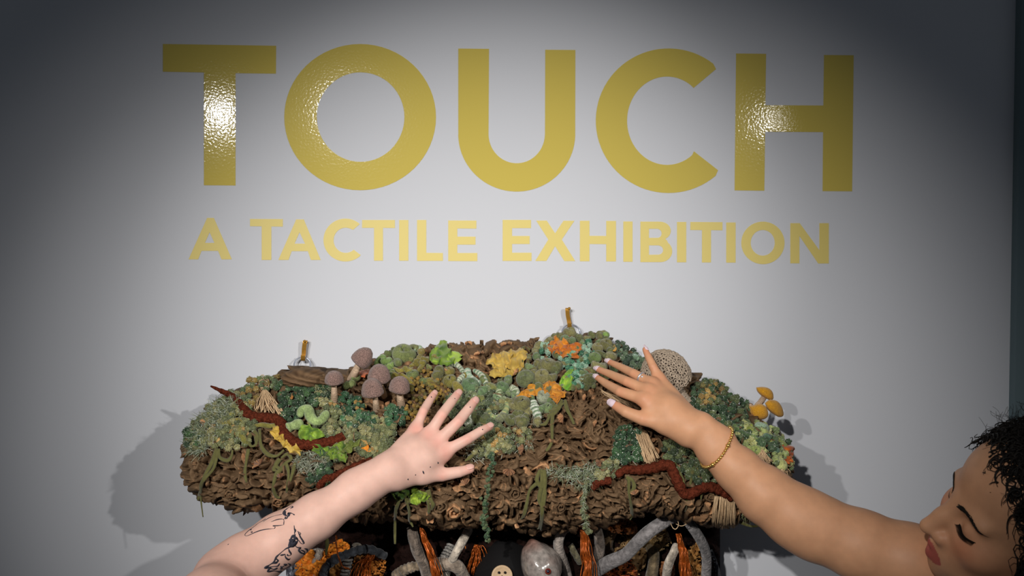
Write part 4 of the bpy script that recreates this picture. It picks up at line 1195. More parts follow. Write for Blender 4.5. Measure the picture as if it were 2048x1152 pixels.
root_tube([(644, 1160, .14), (650, 1138, .16), (668, 1120, .175), (690, 1110, .18), (715, 1101, .18), (740, 1099, .175), (770, 1112, .16)], 8.5, GRD, wrap=12, label='twisted charcoal felt root')
root_tube([(714, 1090, .12), (712, 1105, .13), (700, 1125, .14), (690, 1160, .13)], 9, (120, 112, 100), wrap=10)
root_tube([(1225, 1060, .13), (1215, 1090, .13), (1222, 1120, .12), (1215, 1170, .1)], 11, (104, 84, 60))
root_tube([(1300, 1090, .12), (1308, 1115, .13), (1302, 1165, .12)], 12, (112, 98, 76))
root_tube([(1420, 1100, .08), (1432, 1130, .09), (1440, 1170, .08)], 5, GRD)
root_tube([(640, 1098, .15), (636, 1115, .15), (628, 1135, .14), (640, 1165, .13)], 7, (150, 142, 132), wrap=8)
root_tube([(1140, 1090, .14), (1150, 1108, .14), (1160, 1125, .13)], 7, (110, 104, 82))
root_tube([(1060, 1070, .13), (1090, 1066, .14), (1118, 1078, .14)], 6, (70, 58, 46))


def wire_coil(p0, p1, d0, d1, R, r, turns, m, name):
    t = np.linspace(0, 1, turns * 14)
    a = t * turns * 2 * math.pi
    A = P(*p0, d0); B = P(*p1, d1); ax_ = nrm(B - A)
    x_ = nrm(np.cross(ax_, [0, -1, .1])); y_ = np.cross(ax_, x_)
    cen = A + (B - A) * t[:, None] + (x_ * np.cos(a)[:, None] + y_ * np.sin(a)[:, None]) * R * .00083
    mb = tubes(cen[None], r * .00083, 6, ref=np.array([0.02, -1, 0.03]), col=lin((150, 146, 140)))
    return obj(name, mb, m, SCULPT)


wire_coil((884, 1124), (904, 1090), .185, .175, 8, 2.4, 6, M_root, 'yarn_spring')
wire_coil((688, 1160), (696, 1118), .165, .16, 8, 2.4, 6, M_root, 'yarn_spring')
wire_coil((632, 1098), (648, 1145), .135, .14, 7, 2.2, 6, M_root, 'yarn_spring')


def netting(px, py, w, h, deg, d, seed, hole=.32, name='orange_netting', cols=((214, 120, 28), (236, 150, 48))):
    """torn, holey orange cloth"""
    nu, nv = 34, 30
    u, v = np.meshgrid(np.linspace(-1, 1, nu), np.linspace(-1, 1, nv))
    a = math.radians(deg)
    X = u * w / 2; Y = v * h / 2
    x = px + X * math.cos(a) - Y * math.sin(a); y = py + X * math.sin(a) + Y * math.cos(a)
    h_ = 0.014 * N1(X / 16 + seed, Y / 16) + 0.006 * N2(X / 6, Y / 6 + seed)
    pts = P(x, y, d + h_)
    n_ = N3(X / 3.6 + seed * 5, Y / 3.6 + seed)
    edge = np.hypot(u, v) + .35 * N4(X / 9 + seed, Y / 9)
    keep = (np.abs(n_) < hole + .35 * (N2(X / 14, Y / 14 + seed) + .3)) & (edge < 1.05)
    idx = np.arange(nu * nv).reshape(nv, nu)
    q = np.stack([idx[:-1, :-1], idx[1:, :-1], idx[1:, 1:], idx[:-1, 1:]], -1)[keep[:-1, :-1]]
    used = np.zeros(nu * nv, bool); used[q.ravel()] = True
    rm = np.cumsum(used) - 1
    f = np.clip(.5 + .8 * N1(X / 8 + seed, Y / 8), 0, 1)[..., None]
    col = lin(cols[0]) * (1 - f) + lin(cols[1]) * f
    o = obj(name, MB().add(pts.reshape(-1, 3)[used], rm[q], None, col.reshape(-1, 3)[used]), M_orange, SCULPT)
    md = o.modifiers.new('thick', 'SOLIDIFY'); md.thickness = 0.0012
    return o


netting(622, 1130, 62, 62, 10, .15, 1.1, .5)
netting(668, 1104, 66, 36, -30, .135, 2.2, .45)
netting(738, 1134, 66, 56, 20, .15, 3.3, .22, cols=((176, 104, 34), (216, 140, 60)))
netting(955, 1108, 48, 70, 0, .12, 4.4, .4, cols=((206, 112, 26), (226, 140, 50)))
netting(672, 1142, 26, 40, 0, .155, 5.5, .9, cols=((150, 100, 44), (176, 124, 60)))
netting(720, 1125, 24, 60, 5, .16, 5.9, .9, cols=((140, 94, 46), (160, 112, 60)))
netting(1395, 1120, 46, 70, 0, .13, 6.6, .25, cols=((170, 120, 60), (190, 140, 80)))
netting(1265, 1100, 70, 90, 20, .12, 7.7, .5, cols=((120, 92, 56), (150, 120, 80)))
netting(1310, 1080, 60, 50, -20, .13, 8.1, .35, cols=((130, 104, 64), (160, 134, 92)))
netting(1230, 1140, 90, 40, 0, .14, 9.1, .18, cols=((170, 100, 40), (120, 40, 26)))
netting(1240, 1050, 70, 34, 10, .17, 9.9, .25, cols=((170, 100, 46), (120, 76, 44)))
netting(1335, 1140, 30, 40, 0, .12, 10.7, .5, cols=((150, 96, 56), (170, 116, 76)))


def threads(top, path, n, w, d, label=None):
    pts = []
    p = smooth_path(np.array(path, float), 14)
    for i in range(n):
        o = RNG.normal(0, w * .35, 2); t = np.linspace(0, 1, 14)
        x = p[:, 0] + o[0] * (0.4 + t) + 3.2 * N1(t * 4 + i * 3.1, t * 0 + i); y = p[:, 1] + 3 * N2(t * 4 + i, t * 0 + i * 2.2)
        pts.append(P(x, y, d + .012 * N3(t * 3 + i, t * 0) + .008))
    return obj('copper_threads', tubes(np.array(pts), 0.9 * .00083, 4), M_copper, SCULPT, kind='stuff', label=label)


threads(0, [(842, 1056), (848, 1078), (858, 1105), (866, 1130), (872, 1160)], 34, 10, .215)
threads(0, [(1158, 1046), (1168, 1075), (1170, 1105), (1176, 1130), (1172, 1165)], 46, 16, .215)
threads(0, [(1356, 1068), (1362, 1095), (1368, 1125), (1370, 1165)], 40, 14, .185)
threads(0, [(745, 1110), (730, 1130), (725, 1165)], 22, 26, .165)
threads(0, [(956, 1090), (955, 1115), (950, 1150)], 20, 20, .14)
threads(0, [(672, 1072), (674, 1100), (682, 1128), (700, 1140)], 4, 3, .2)
tubes_mb = tubes(np.array([smooth_path([P(1341, 1046, .222), P(1346, 1056, .235), P(1352, 1058, .238), P(1357, 1050, .235), P(1355, 1038, .225)], 20),
                           smooth_path([P(1352, 1048, .225), P(1362, 1052, .235), P(1371, 1049, .235), P(1378, 1042, .228)], 20)]), .9 * .00083, 5)
obj('thread_loop', tubes_mb, M_tassel, SCULPT, kind='stuff')

# silver film at the left foot of the trunk
gx, gy = np.meshgrid(np.linspace(572, 618, 16), np.linspace(1112, 1300, 30))
pp = P(gx, gy, .10 + .02 * N1(gx / 8, gy / 14) + .01 * N2(gx / 4, gy / 9))
idx = np.arange(gx.size).reshape(gx.shape)
q = np.stack([idx[:-1, :-1], idx[1:, :-1], idx[1:, 1:], idx[:-1, 1:]], -1).reshape(-1, 4)
o = obj('silver_film', MB().add(pp.reshape(-1, 3), q), M_silverp, SCULPT, smooth=False)

# black pouch with a wooden button
pou = empty('black_pouch', P(1010, 1200, .1), parent=SCULPT)
pou['label'] = 'black felt pouch with a pale two-hole button'
obj('pouch_body', ball(P(1016, 1160, .13), (72 * .00083, .075, 82 * .00083), nu=36, nv=24, fn=lambda d: 1 + .03 * np.sin(d[:, 0] * 5 + d[:, 2] * 3)), M_black, pou)
bc = P(1004, 1152, .212); bax = nrm(np.array([0.05, -1, .22]))
bt = obj('button', revolve([(.001, -.0015), (.0155, -.0015), (.0172, 0), (.0165, .0018), (.0145, .002), (.0135, .0012), (.001, .0012)], bc, bax, 32), M_wood, pou)
for s_ in (-1, 1):
    hc = bc + np.array([s_ * .0048, -.0015, .006])
    obj('button_hole', revolve([(.0001, .0), (.0021, .0), (.0021, .0004), (.0001, .0004)], hc + bax * .0006, bax, 14), M_hole, bt)

# glossy grey creature peering out
cre = empty('creature_figure', P(1085, 1200, .12), parent=SCULPT)
cre['label'] = 'glossy grey creature head with a dark eye peeking out of the cave'
hx = nrm(RT * .42 - UP * .9); hz = nrm(RT * .9 + UP * .42); hy = np.cross(hz, hx)


def crf(d):
    return 1 + .10 * np.sin(d[:, 0] * 3 + 1) - .18 * np.clip(d[:, 0], 0, 1) * np.abs(d[:, 2]) + .03 * np.sin(d[:, 2] * 7 + d[:, 1] * 4)


mbc = ball(P(1082, 1132, .205), (62 * .0008, .034, 37 * .0008), nu=40, nv=26, axes=np.array([hx, hy, hz]), fn=crf)
v_ = mbc.V[0]
rel = (v_ - P(1082, 1132, .205)) @ np.array([hx, hy, hz]).T
f_ = np.clip((-rel[:, 0] / (62 * .0008) - .55) * 2.2, 0, 1)[:, None] + np.clip(.3 * N1(rel[:, 0] * 60, rel[:, 2] * 60)[:, None], 0, 1)
f_ = np.clip(f_, 0, 1)
mbc.C = [lin((146, 138, 132)) * (1 - f_) + lin((120, 72, 56)) * f_]
obj('creature_head', mbc, M_creature, cre)
obj('eye_ring', ball(P(1096, 1143, .240), (6.2 * .0008, .004, 6.2 * .0008), nu=18, nv=12), M_iris, cre)
obj('eye', ball(P(1096, 1142.5, .2435), (3.3 * .0008, .0028, 3.3 * .0008), nu=16, nv=10), M_eye, cre)

# hanging rings sewn to the back of the cap
for (rx, ry, R) in [(604, 730, 16), (1142, 666, 18)]:
    mb = MB()
    for k in range(2):
        torus(P(rx + k * 1.2, ry, .016 + .004 * k), R * S(0.016), 1.25 * S(0), np.array([.12 * k, -1, .35]), mb, 40, 8)
    obj('hanging_ring', mb, M_steel, SCULPT, label='steel split ring on the hook')


# wall hooks
def hook(px, py, lean, label):
    root = empty('wall_hook', P(px, py + 38, 0.0), label, 'hook', 'brass picture hooks holding the sculpture')
    path = [(0, 4, .003), (.3, 0, .006), (0, -1.5, .011), (-.6 + lean * .1, 1, .0145), (-1 + lean * .35, 12, .0135), (lean * .7, 24, .012), (lean, 33, .0125), (lean, 38, .017), (lean, 36.5, .022), (lean, 31, .024), (lean, 27.5, .0245)]
    p = smooth_path(np.array([(px + a, py + b, c) for a, b, c in path]), 60)
    cen = P(p[:, 0], p[:, 1], p[:, 2])
    t = np.gradient(cen, axis=0); t = nrm(t)
    w = 4.2 * S(0.015)
    side = RT * w
    nn = nrm(np.cross(t, RT)) * 0.0007
    vv = np.stack([cen - side - nn, cen + side - nn, cen + side + nn, cen - side + nn], 1)
    idx = np.arange(len(cen) * 4).reshape(-1, 4); r1 = np.roll(idx, -1, 1)
    q = np.stack([idx[:-1], r1[:-1], r1[1:], idx[1:]], -1).reshape(-1, 4)
    q = np.vstack([q, idx[0][::-1], idx[-1]])
    obj('hook_strip', MB().add(vv.reshape(-1, 3), q), M_brass, root, smooth=False)
    c0 = P(px + .6, py + 3, .0)
    obj('nail', revolve([(.0001, -.002), (.0011, -.002), (.0011, .016), (.0026, .0165), (.0026, .0185), (.0001, .019)], c0, np.array([0.05, -1, .25]), 14), M_brass, root)
    return root


hook(611, 683, -5, 'brass picture hook at the lower left shoulder of the cap')
hook(1135, 618, 4, 'brass picture hook above the peak of the cap')
#PEOPLE#
# ------------------------------------------------------------------ people
class SDF:
    def __init__(self, lo, hi, h):
        self.lo = np.array(lo, float); self.h = h
        self.n = np.ceil((np.array(hi) - self.lo) / h).astype(int) + 1
        self.F = np.full(self.n, 0.05, np.float32)

    def box(self, lo, hi, pad):
        i0 = np.clip(np.floor((np.asarray(lo) - pad - self.lo) / self.h).astype(int), 0, self.n - 1)
        i1 = np.clip(np.ceil((np.asarray(hi) + pad - self.lo) / self.h).astype(int) + 1, 1, self.n)
        sl = tuple(slice(a, b) for a, b in zip(i0, i1))
        g = [(self.lo[k] + self.h * np.arange(i0[k], i1[k])).astype(np.float32) for k in range(3)]
        return sl, g[0][:, None, None], g[1][None, :, None], g[2][None, None, :]

    @staticmethod
    def smin(a, b, k):
        if k <= 0: return np.minimum(a, b)
        h = np.maximum(k - np.abs(a - b), 0) / k
        return np.minimum(a, b) - h * h * k * .25

    def cone(self, a, b, r1, r2, k=0.004, sub=False):
        a = np.asarray(a, float); b = np.asarray(b, float)
        R = max(r1, r2)
        sl, x, y, z = self.box(np.minimum(a, b), np.maximum(a, b), R + k + 4 * self.h + 0.003)
        ba = b - a; L = ba @ ba + 1e-12
        t = np.clip(((x - a[0]) * ba[0] + (y - a[1]) * ba[1] + (z - a[2]) * ba[2]) / L, 0, 1)
        d = np.sqrt((x - a[0] - t * ba[0]) ** 2 + (y - a[1] - t * ba[1]) ** 2 + (z - a[2] - t * ba[2]) ** 2) - (r1 + t * (r2 - r1))
        if sub: self.F[sl] = -self.smin(-self.F[sl], d, k)
        else: self.F[sl] = self.smin(self.F[sl], d, k)

    def chain(self, pts, rad, k=0.004):
        for i in range(len(pts) - 1):
            self.cone(pts[i], pts[i + 1], rad[i], rad[i + 1], k)

    def ellip(self, c, r, A, k=0.004, sub=False):
        """A rows: local axes"""
        c = np.asarray(c, float); r = np.asarray(r, float); A = np.asarray(A, float)
        R = float(r.max())
        sl, x, y, z = self.box(c, c, R + k + 4 * self.h + 0.003)
        q = [((x - c[0]) * A[i, 0] + (y - c[1]) * A[i, 1] + (z - c[2]) * A[i, 2]) / r[i] for i in range(3)]
        k0 = np.sqrt(q[0] ** 2 + q[1] ** 2 + q[2] ** 2)
        k1 = np.sqrt((q[0] / r[0]) ** 2 + (q[1] / r[1]) ** 2 + (q[2] / r[2]) ** 2) + 1e-9
        d = k0 * (k0 - 1) / k1
        if sub: self.F[sl] = -self.smin(-self.F[sl], d, k)
        else: self.F[sl] = self.smin(self.F[sl], d, k)

    def merge(self, other, k):
        self.F = self.smin(self.F, other.F, k)

    def mesh(self, relax=2):
        F = self.F
        ins = F < 0
        n = self.n
        c = [ins[i:n[0] - 1 + i, j:n[1] - 1 + j, l:n[2] - 1 + l] for i in (0, 1) for j in (0, 1) for l in (0, 1)]
        s = np.zeros(c[0].shape, np.int8)
        for a in c: s += a
        act = (s > 0) & (s < 8)
        I = np.argwhere(act)
        vid = np.full(act.shape, -1, np.int64); vid[act] = np.arange(len(I))
        acc = np.zeros((len(I), 3)); cnt = np.zeros(len(I))
        off = [(0, 0, 0), (1, 0, 0), (0, 1, 0), (0, 0, 1), (1, 1, 0), (1, 0, 1), (0, 1, 1), (1, 1, 1)]
        fv = {o: F[I[:, 0] + o[0], I[:, 1] + o[1], I[:, 2] + o[2]] for o in off}
        for a in off:
            for b in off:
                if a < b and sum(abs(p - q) for p, q in zip(a, b)) == 1:
                    fa, fb = fv[a], fv[b]
                    m = (fa < 0) != (fb < 0)
                    t = np.where(m, fa / np.where(m, fa - fb, 1), 0)
                    p = np.array(a) + t[:, None] * (np.array(b) - np.array(a))
                    acc[m] += p[m]; cnt[m] += 1
        V = self.lo + self.h * (I + acc / cnt[:, None])
        quads = []
        for ax in range(3):
            u, w = [(1, 2), (2, 0), (0, 1)][ax]
            a = [slice(None)] * 3; b = [slice(None)] * 3
            a[ax] = slice(0, n[ax] - 1); b[ax] = slice(1, n[ax])
            cross = ins[tuple(a)] != ins[tuple(b)]
            E = np.argwhere(cross)
            ok = (E[:, u] > 0) & (E[:, w] > 0) & (E[:, u] < n[u] - 1) & (E[:, w] < n[w] - 1)
            E = E[ok]
            fl = ins[E[:, 0], E[:, 1], E[:, 2]]
            du = np.zeros(3, int); du[u] = 1
            dw = np.zeros(3, int); dw[w] = 1
            g = lambda e: vid[e[:, 0], e[:, 1], e[:, 2]]
            q = np.stack([g(E - du - dw), g(E - dw), g(E), g(E - du)], 1)
            q[~fl] = q[~fl][:, ::-1]
            quads.append(q)
        Q = np.concatenate(quads)
        e = np.concatenate([Q[:, [0, 1]], Q[:, [1, 2]], Q[:, [2, 3]], Q[:, [3, 0]]])
        for it in range(relax * 2):
            S_ = np.zeros_like(V)
            for k_ in range(3):
                S_[:, k_] = np.bincount(e[:, 0], V[e[:, 1], k_], len(V)) + np.bincount(e[:, 1], V[e[:, 0], k_], len(V))
            C_ = np.maximum(np.bincount(e[:, 0], minlength=len(V)) + np.bincount(e[:, 1], minlength=len(V)), 1)
            V = V + (.55 if it % 2 == 0 else -.53) * np.where((np.abs(S_).sum(1) > 0)[:, None], S_ / C_[:, None] - V, 0)
        return V, Q


def pts3(l):
    return [P(x, y, d) for x, y, d in l]


def blush(V, spots, rad, amt):
    """0..1 amount of pigment near given points"""
    f = np.zeros(len(V))
    for p, r, a in zip(spots, rad, amt):
        f = np.maximum(f, a * np.exp(-(((V - p) ** 2).sum(1)) / (r * r)))
    return f[:, None]


def nail(name, tip, prev, parent, m, w, l, r, over=0.0, up=None):
    """curved nail plate lying on the back of a fingertip of radius r"""
    tip = np.asarray(tip); prev = np.asarray(prev)
    ax = nrm(tip - prev)
    up = np.array([0, -1.0, 0]) if up is None else np.asarray(up, float)
    nz = nrm(up - (up @ ax) * ax); sx = np.cross(ax, nz)
    U, Vv = np.meshgrid(np.linspace(-1, 1, 13), np.linspace(-1, 1, 13))
    width = np.sqrt(np.clip(1 - np.abs(Vv) ** 4.5, 0, 1)) * (1 - .12 * Vv)
    X = U * width * w / 2
    Y = over + (Vv - 1) * l / 2 + r
    ext = np.clip(Y / r, 0, 1.6)
    Z = np.sqrt(np.clip((r * 1.06) ** 2 - X ** 2, 0, 1)) - .42 * r * np.clip(ext, 0, 1) ** 2 + .0004 - .2 * r * np.clip(ext - 1, 0, 1)
    pts = tip + sx * X[..., None] + ax * Y[..., None] + nz * Z[..., None]
    idx = np.arange(U.size).reshape(U.shape)
    q = np.stack([idx[:-1, :-1], idx[:-1, 1:], idx[1:, 1:], idx[1:, :-1]], -1).reshape(-1, 4)
    o = obj(name, MB().add(pts.reshape(-1, 3), q), m, parent)
    md = o.modifiers.new('thick', 'SOLIDIFY'); md.thickness = 0.0008; md.offset = 0
    return o


def PA(x, y, d): return P(x, y, d + .014)
def pts3a(l): return [PA(*q) for q in l]


# ---- person with the tattooed forearm
perA = empty('person', PA(430, 1250, .45), 'pale tattooed bare arm reaching up from the lower left, palm on the sculpture', 'person')
A_f = {
    'little': ([(831, 858, .292), (847, 822, .282), (858, 803, .264), (868, 788, .250)], [10.5, 9.3, 8.5, 7.3]),
    'ring': ([(857, 870, .302), (884, 829, .298), (902, 805, .278), (916, 787, .262)], [12.0, 10.7, 9.8, 8.2]),
    'middle': ([(874, 884, .308), (917, 843, .306), (937, 818, .290), (949, 802, .276)], [12.4, 11.1, 10.2, 8.6]),
    'index': ([(890, 903, .312), (936, 878, .314), (962, 862, .304), (980, 853, .292)], [12.2, 10.3, 9.2, 7.4]),
    'thumb': ([(846, 950, .325), (884, 950, .320), (918, 944, .318), (940, 938, .314)], [15.0, 13.0, 11.2, 9.0]),
}
def K_(r): return [x * .00074 for x in r]
allp = np.array([p for f in A_f.values() for p in pts3a(f[0])] + pts3a([(380, 1170, .56), (290, 1330, .72), (985, 980, .33), (860, 780, .23), (470, 1160, .36)]))
sd = SDF(allp.min(0) - .07, allp.max(0) + .05, .0015)
wrist = PA(772, 948, .342)
wr_u, wr_l = PA(766, 930, .340), PA(782, 960, .344)
# forearm and upper arm
sd.chain(pts3a([(772, 946, .342), (700, 990, .355), (635, 1032, .368), (560, 1080, .385), (500, 1122, .40), (455, 1160, .415)]), K_([30, 36, 43, 49, 53, 52]), .01)
sd.chain(pts3a([(782, 938, .342), (720, 972, .352)]), K_([26, 33]), .02)
sd.chain(pts3a([(455, 1160, .415), (420, 1215, .50), (370, 1285, .61), (340, 1325, .67)]), K_([54, 58, 62, 64]), .03)
# back of the hand
for key, w0, rr in [('little', PA(772, 928, .338), 17), ('ring', PA(778, 936, .345), 19), ('middle', PA(784, 946, .347), 20), ('index', PA(790, 956, .345), 18)]:
    f = pts3a(A_f[key][0])
    sd.cone(f[0], w0, A_f[key][1][0] * 1.12 * .00074, rr * .00074, .012)
sd.cone(PA(800, 958, .338), PA(846, 950, .325), 19 * .00074, 16 * .00074, .014)
sd.cone(PA(846, 950, .325), PA(884, 916, .310), 12 * .00074, 10 * .00074, .014)   # web of the thumb
sd.cone(PA(826, 905, .318), PA(846, 918, .322), 24 * .00074, 24 * .00074, .016)
fg = SDF(sd.lo, sd.lo + (sd.n - 1) * sd.h, sd.h); fg.F = np.full(sd.n, .05, np.float32)
for key, (pp, rr) in A_f.items():
    one = SDF.__new__(SDF); one.lo, one.h, one.n = sd.lo, sd.h, sd.n
    one.F = np.full(sd.n, .05, np.float32)
    q = pts3a(pp); r_ = K_(rr)
    one.chain(q, r_, .0006)
    fg.F = SDF.smin(fg.F, one.F, .0015)
sd.F = SDF.smin(sd.F, fg.F, .009)
# tendons on the back of the hand
for key in ('ring', 'middle', 'index'):
    f = pts3a(A_f[key][0]); a_ = f[0] + np.array([0, -.0065, 0]); b_ = wrist * .62 + f[0] * .38 + np.array([0, -.0115, 0])
    sd.cone(a_, b_, .0026, .0018, .006)
V, Q = sd.mesh(2)
kn = [pts3a(A_f[k][0])[0] for k in ('little', 'ring', 'middle', 'index')] + [pts3a(A_f[k][0])[1] for k in ('little', 'ring', 'middle', 'index', 'thumb')] + [pts3a(A_f[k][0])[3] for k in A_f]
bl = blush(V, [p + np.array([0, -.008, 0]) for p in kn], [.012] * 4 + [.008] * 5 + [.009] * 5, [.55] * 4 + [.4] * 5 + [.4] * 5)
base = lin((228, 186, 170)); pink = lin((222, 140, 124))
# ruddier skin towards the elbow
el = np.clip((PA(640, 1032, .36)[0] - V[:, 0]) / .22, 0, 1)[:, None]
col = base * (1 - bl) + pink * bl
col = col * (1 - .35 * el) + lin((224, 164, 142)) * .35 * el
bodyA = obj('arm', MB().add(V, Q, None, col), M_skinA, perA)
bvhA = BVHTree.FromPolygons([tuple(v) for v in V], [tuple(map(int, q)) for q in Q])
for key, w, l in [('ring', .0105, .011), ('middle', .0115, .012), ('index', .0098, .0115), ('little', .009, .009), ('thumb', .011, .012)]:
    q = pts3a(A_f[key][0])
    upv = {'ring': (.25, -.85, .35), 'middle': (.3, -.9, .2), 'index': (.3, -.6, .7), 'little': (.3, -.75, .4), 'thumb': (0.2, -.55, .8)}[key]
    nail('fingernail', q[3], q[2], perA, M_nailA, w * .92, l, A_f[key][1][3] * .00074, over=-.0005, up=upv)


def ink(bvh, paths, m, parent, name='tattoo', label=None, lift=.0003):
    mb = MB()
    for path, w in paths:
        p = np.array(path, float)
        n_ = max(4, int(np.linalg.norm(np.diff(p, axis=0), axis=1).sum() / 1.6))
        pp = smooth_path(p, n_)
        hit = []
        for x, y in pp:
            d = nrm(P(x, y, 0.0) - CAM)
            loc, nor, i, dist = bvh.ray_cast(Vector(CAM), Vector(d))
            if loc is None: continue
            hit.append((np.array(loc), np.array(nor)))
        if len(hit) < 3: continue
        C = np.array([h[0] for h in hit]); Nn = np.array([h[1] for h in hit])
        t = nrm(np.gradient(C, axis=0)); sd_ = np.cross(t, Nn)
        s_ = np.linspace(0, 1, len(C))
        ww = ((w * 1.15 + .45) * .00074 / 2) * (0.75 + .35 * np.sin(s_ * 9 + p[0, 0]))[:, None] * np.clip(np.minimum(s_, 1 - s_) * 8 + .35, 0, 1)[:, None]
        a, b = C + Nn * lift + sd_ * ww, C + Nn * lift - sd_ * ww
        a2, b2 = C - Nn * .0006 + sd_ * ww, C - Nn * .0006 - sd_ * ww
        v = np.stack([a, b, b2, a2], 1).reshape(-1, 3)
        idx = np.arange(len(C) * 4).reshape(-1, 4); r1 = np.roll(idx, -1, 1)
        mb.add(v, np.stack([idx[:-1], r1[:-1], r1[1:], idx[1:]], -1).reshape(-1, 4))
    return obj(name, mb, m, parent, label=label) if mb.n else None


def z3(l): return [(360 + x / 5.12, 960 + y / 5.12) for x, y in l]
def z4(l): return [(740 + x / 5.235, 760 + y / 5.235) for x, y in l]


# the long sheet-ghost shape with two eye dots
ink(bvhA, [(z3([(770, 470), (690, 530), (664, 565), (690, 572), (740, 550), (800, 525), (880, 505), (965, 500)]), 1.3), (z3([(770, 470), (800, 445), (860, 410), (880, 395)]), 1.2), (z3([(965, 500), (975, 480), (950, 470), (1000, 468), (1062, 460)]), 1.2), (z3([(1062, 460), (1060, 405), (1000, 405), (930, 430)]), 1.2),
           (z3([(850, 430), (900, 395), (960, 370), (1050, 350)]), 1.1), (z3([(1060, 405), (1085, 385)]), 1.4), (z3([(720, 515), (732, 505)]), 3.6), (z3([(728, 540), (742, 528)]), 4.2),
           (z3([(1050, 350), (1065, 320), (1090, 300), (1110, 285), (1145, 270), (1155, 280), (1130, 290)]), 2.2), (z3([(1060, 340), (1085, 365), (1110, 370), (1115, 340), (1100, 350)]), 4.4), (z3([(1075, 375), (1090, 395), (1110, 370)]), 3.2), (z3([(1115, 335), (1150, 345), (1175, 360)]), 1.6), (z3([(1072, 318), (1080, 350)]), 4.0)],
    M_ink, perA, label='thin-lined ghostly sheet tattoo')
# the sketched horned creature
ink(bvhA, [(z3([(1168, 465), (1172, 500), (1180, 520), (1172, 545), (1182, 570)]), 2.6), (z3([(1200, 525), (1235, 545), (1225, 570), (1262, 630), (1268, 650), (1240, 650), (1210, 610)]), 1.9), (z3([(1205, 520), (1222, 560), (1248, 610), (1258, 640)]), 1.5),
           (z3([(1182, 570), (1150, 580), (1130, 610), (1122, 660), (1125, 690)]), 4.0), (z3([(1190, 580), (1170, 610), (1165, 650), (1150, 690)]), 9.0), (z3([(1150, 600), (1140, 650), (1140, 690)]), 9.0), (z3([(1190, 590), (1205, 620), (1190, 640), (1180, 670)]), 4.0), (z3([(1170, 665), (1200, 690), (1235, 695), (1215, 715), (1240, 745), (1275, 750), (1270, 730), (1235, 715)]), 2.8),
           (z3([(1270, 700), (1300, 710), (1305, 735), (1290, 760), (1262, 755)]), 2.4), (z3([(1300, 710), (1330, 730), (1340, 735)]), 2.4), (z3([(1125, 690), (1090, 700), (1050, 730), (1010, 765), (985, 790), (965, 830), (930, 860)]), 2.4), (z3([(1000, 770), (985, 800), (1005, 830), (970, 840)]), 2.2), (z3([(1025, 770), (1060, 765), (1075, 760), (1080, 790), (1110, 815), (1130, 800)]), 2.3), (z3([(1110, 700), (1120, 730), (1138, 760), (1110, 775), (1095, 760)]), 2.3),
           (z3([(860, 905), (900, 880), (950, 850), (1000, 845)]), 3.2), (z3([(860, 905), (910, 895), (960, 885), (1000, 880), (1020, 850)]), 2.2), (z3([(890, 940), (920, 905), (960, 915), (1000, 900)]), 3.0), (z3([(890, 940), (960, 930), (1030, 940), (1090, 940), (1130, 905), (1190, 850)]), 2.4), (z3([(1025, 910), (1060, 880), (1090, 870), (1060, 860)]), 3.0), (z3([(1030, 880), (1050, 910), (1090, 900), (1130, 870), (1100, 850)]), 2.4), (z3([(1040, 915), (1025, 925)]), 3.6), (z3([(1140, 910), (1170, 860), (1200, 830)]), 3.0)],
    M_ink, perA, label='bold black sketched creature tattoo')
for dot in [(z4([(552, 950), (566, 985)]), 2.6), (z4([(708, 858), (716, 876)]), 2.6), (z4([(629, 906), (634, 916)]), 2.0), (z4([(474, 988), (479, 998)]), 1.8), (z4([(394, 1034), (402, 1048)]), 2.2), (z4([(640, 172), (645, 184)]), 2.2), (z4([(886, 190), (890, 200)]), 2.0), (z4([(1046, 279), (1050, 290)]), 2.4), (z4([(1176, 512), (1180, 524)]), 2.4), (z3([(488, 664), (500, 655)]), 1.6)]:
    ink(bvhA, [dot], M_ink, perA, name='dot_tattoo')
# short dark sleeve, below the frame
mb = MB(); a_ = PA(374, 1282, .60); b_ = PA(318, 1362, .75); axs = nrm(b_ - a_)
revolve([(.050, .012), (.052, .0), (.057, .0), (.064, .06), (.074, .13), (.086, .20), (.080, .26), (.05, .30), (.001, .31)], a_, axs, 36, mb)
obj('sleeve', mb, M_top, perA)

# ---- person with curly hair
perB = empty('person', P(2000, 1420, .45), 'curly dark-haired person at the right edge reaching out one bare arm to the sculpture', 'person')
B_f = {
    'index': ([(1290, 800, .322), (1240, 783, .300), (1212, 767, .262), (1193, 754, .236)], [12.6, 10.4, 8.4, 6.0]),
    'middle': ([(1298, 783, .312), (1254, 763, .290), (1220, 748, .254), (1195, 738, .228)], [12.2, 10.2, 8.2, 6.0]),
    'ring': ([(1304, 768, .298), (1267, 747, .274), (1239, 733, .242), (1217, 723, .218)], [11.6, 9.6, 7.8, 5.8]),
    'little': ([(1318, 757, .284), (1306, 733, .280), (1297, 714, .270), (1290, 699, .262)], [10.6, 9.0, 7.6, 5.8]),
    'thumb': ([(1330, 848, .338), (1286, 838, .334), (1252, 824, .322), (1226, 808, .306)], [15.5, 13.4, 11.4, 8.4]),
}
allp = np.array([p for f in B_f.values() for p in pts3(f[0])] + pts3([(1190, 690, .2), (1980, 1240, .50), (2000, 1100, .40), (1500, 1100, .3)]))
sb = SDF(allp.min(0) - .035, allp.max(0) + .05, .0016)
sb.chain(pts3([(1393, 861, .345), (1430, 900, .350), (1474, 938, .357), (1530, 990, .368), (1590, 1032, .378), (1632, 1055, .385)]), K_([28, 34, 43, 54, 60, 60]), .012)
sb.chain(pts3([(1402, 848, .345), (1440, 880, .35)]), K_([22, 30]), .014)
sb.cone(P(1408, 846, .350), P(1411, 848, .352), 16 * .00074, 15 * .00074, .010)   # wrist bone
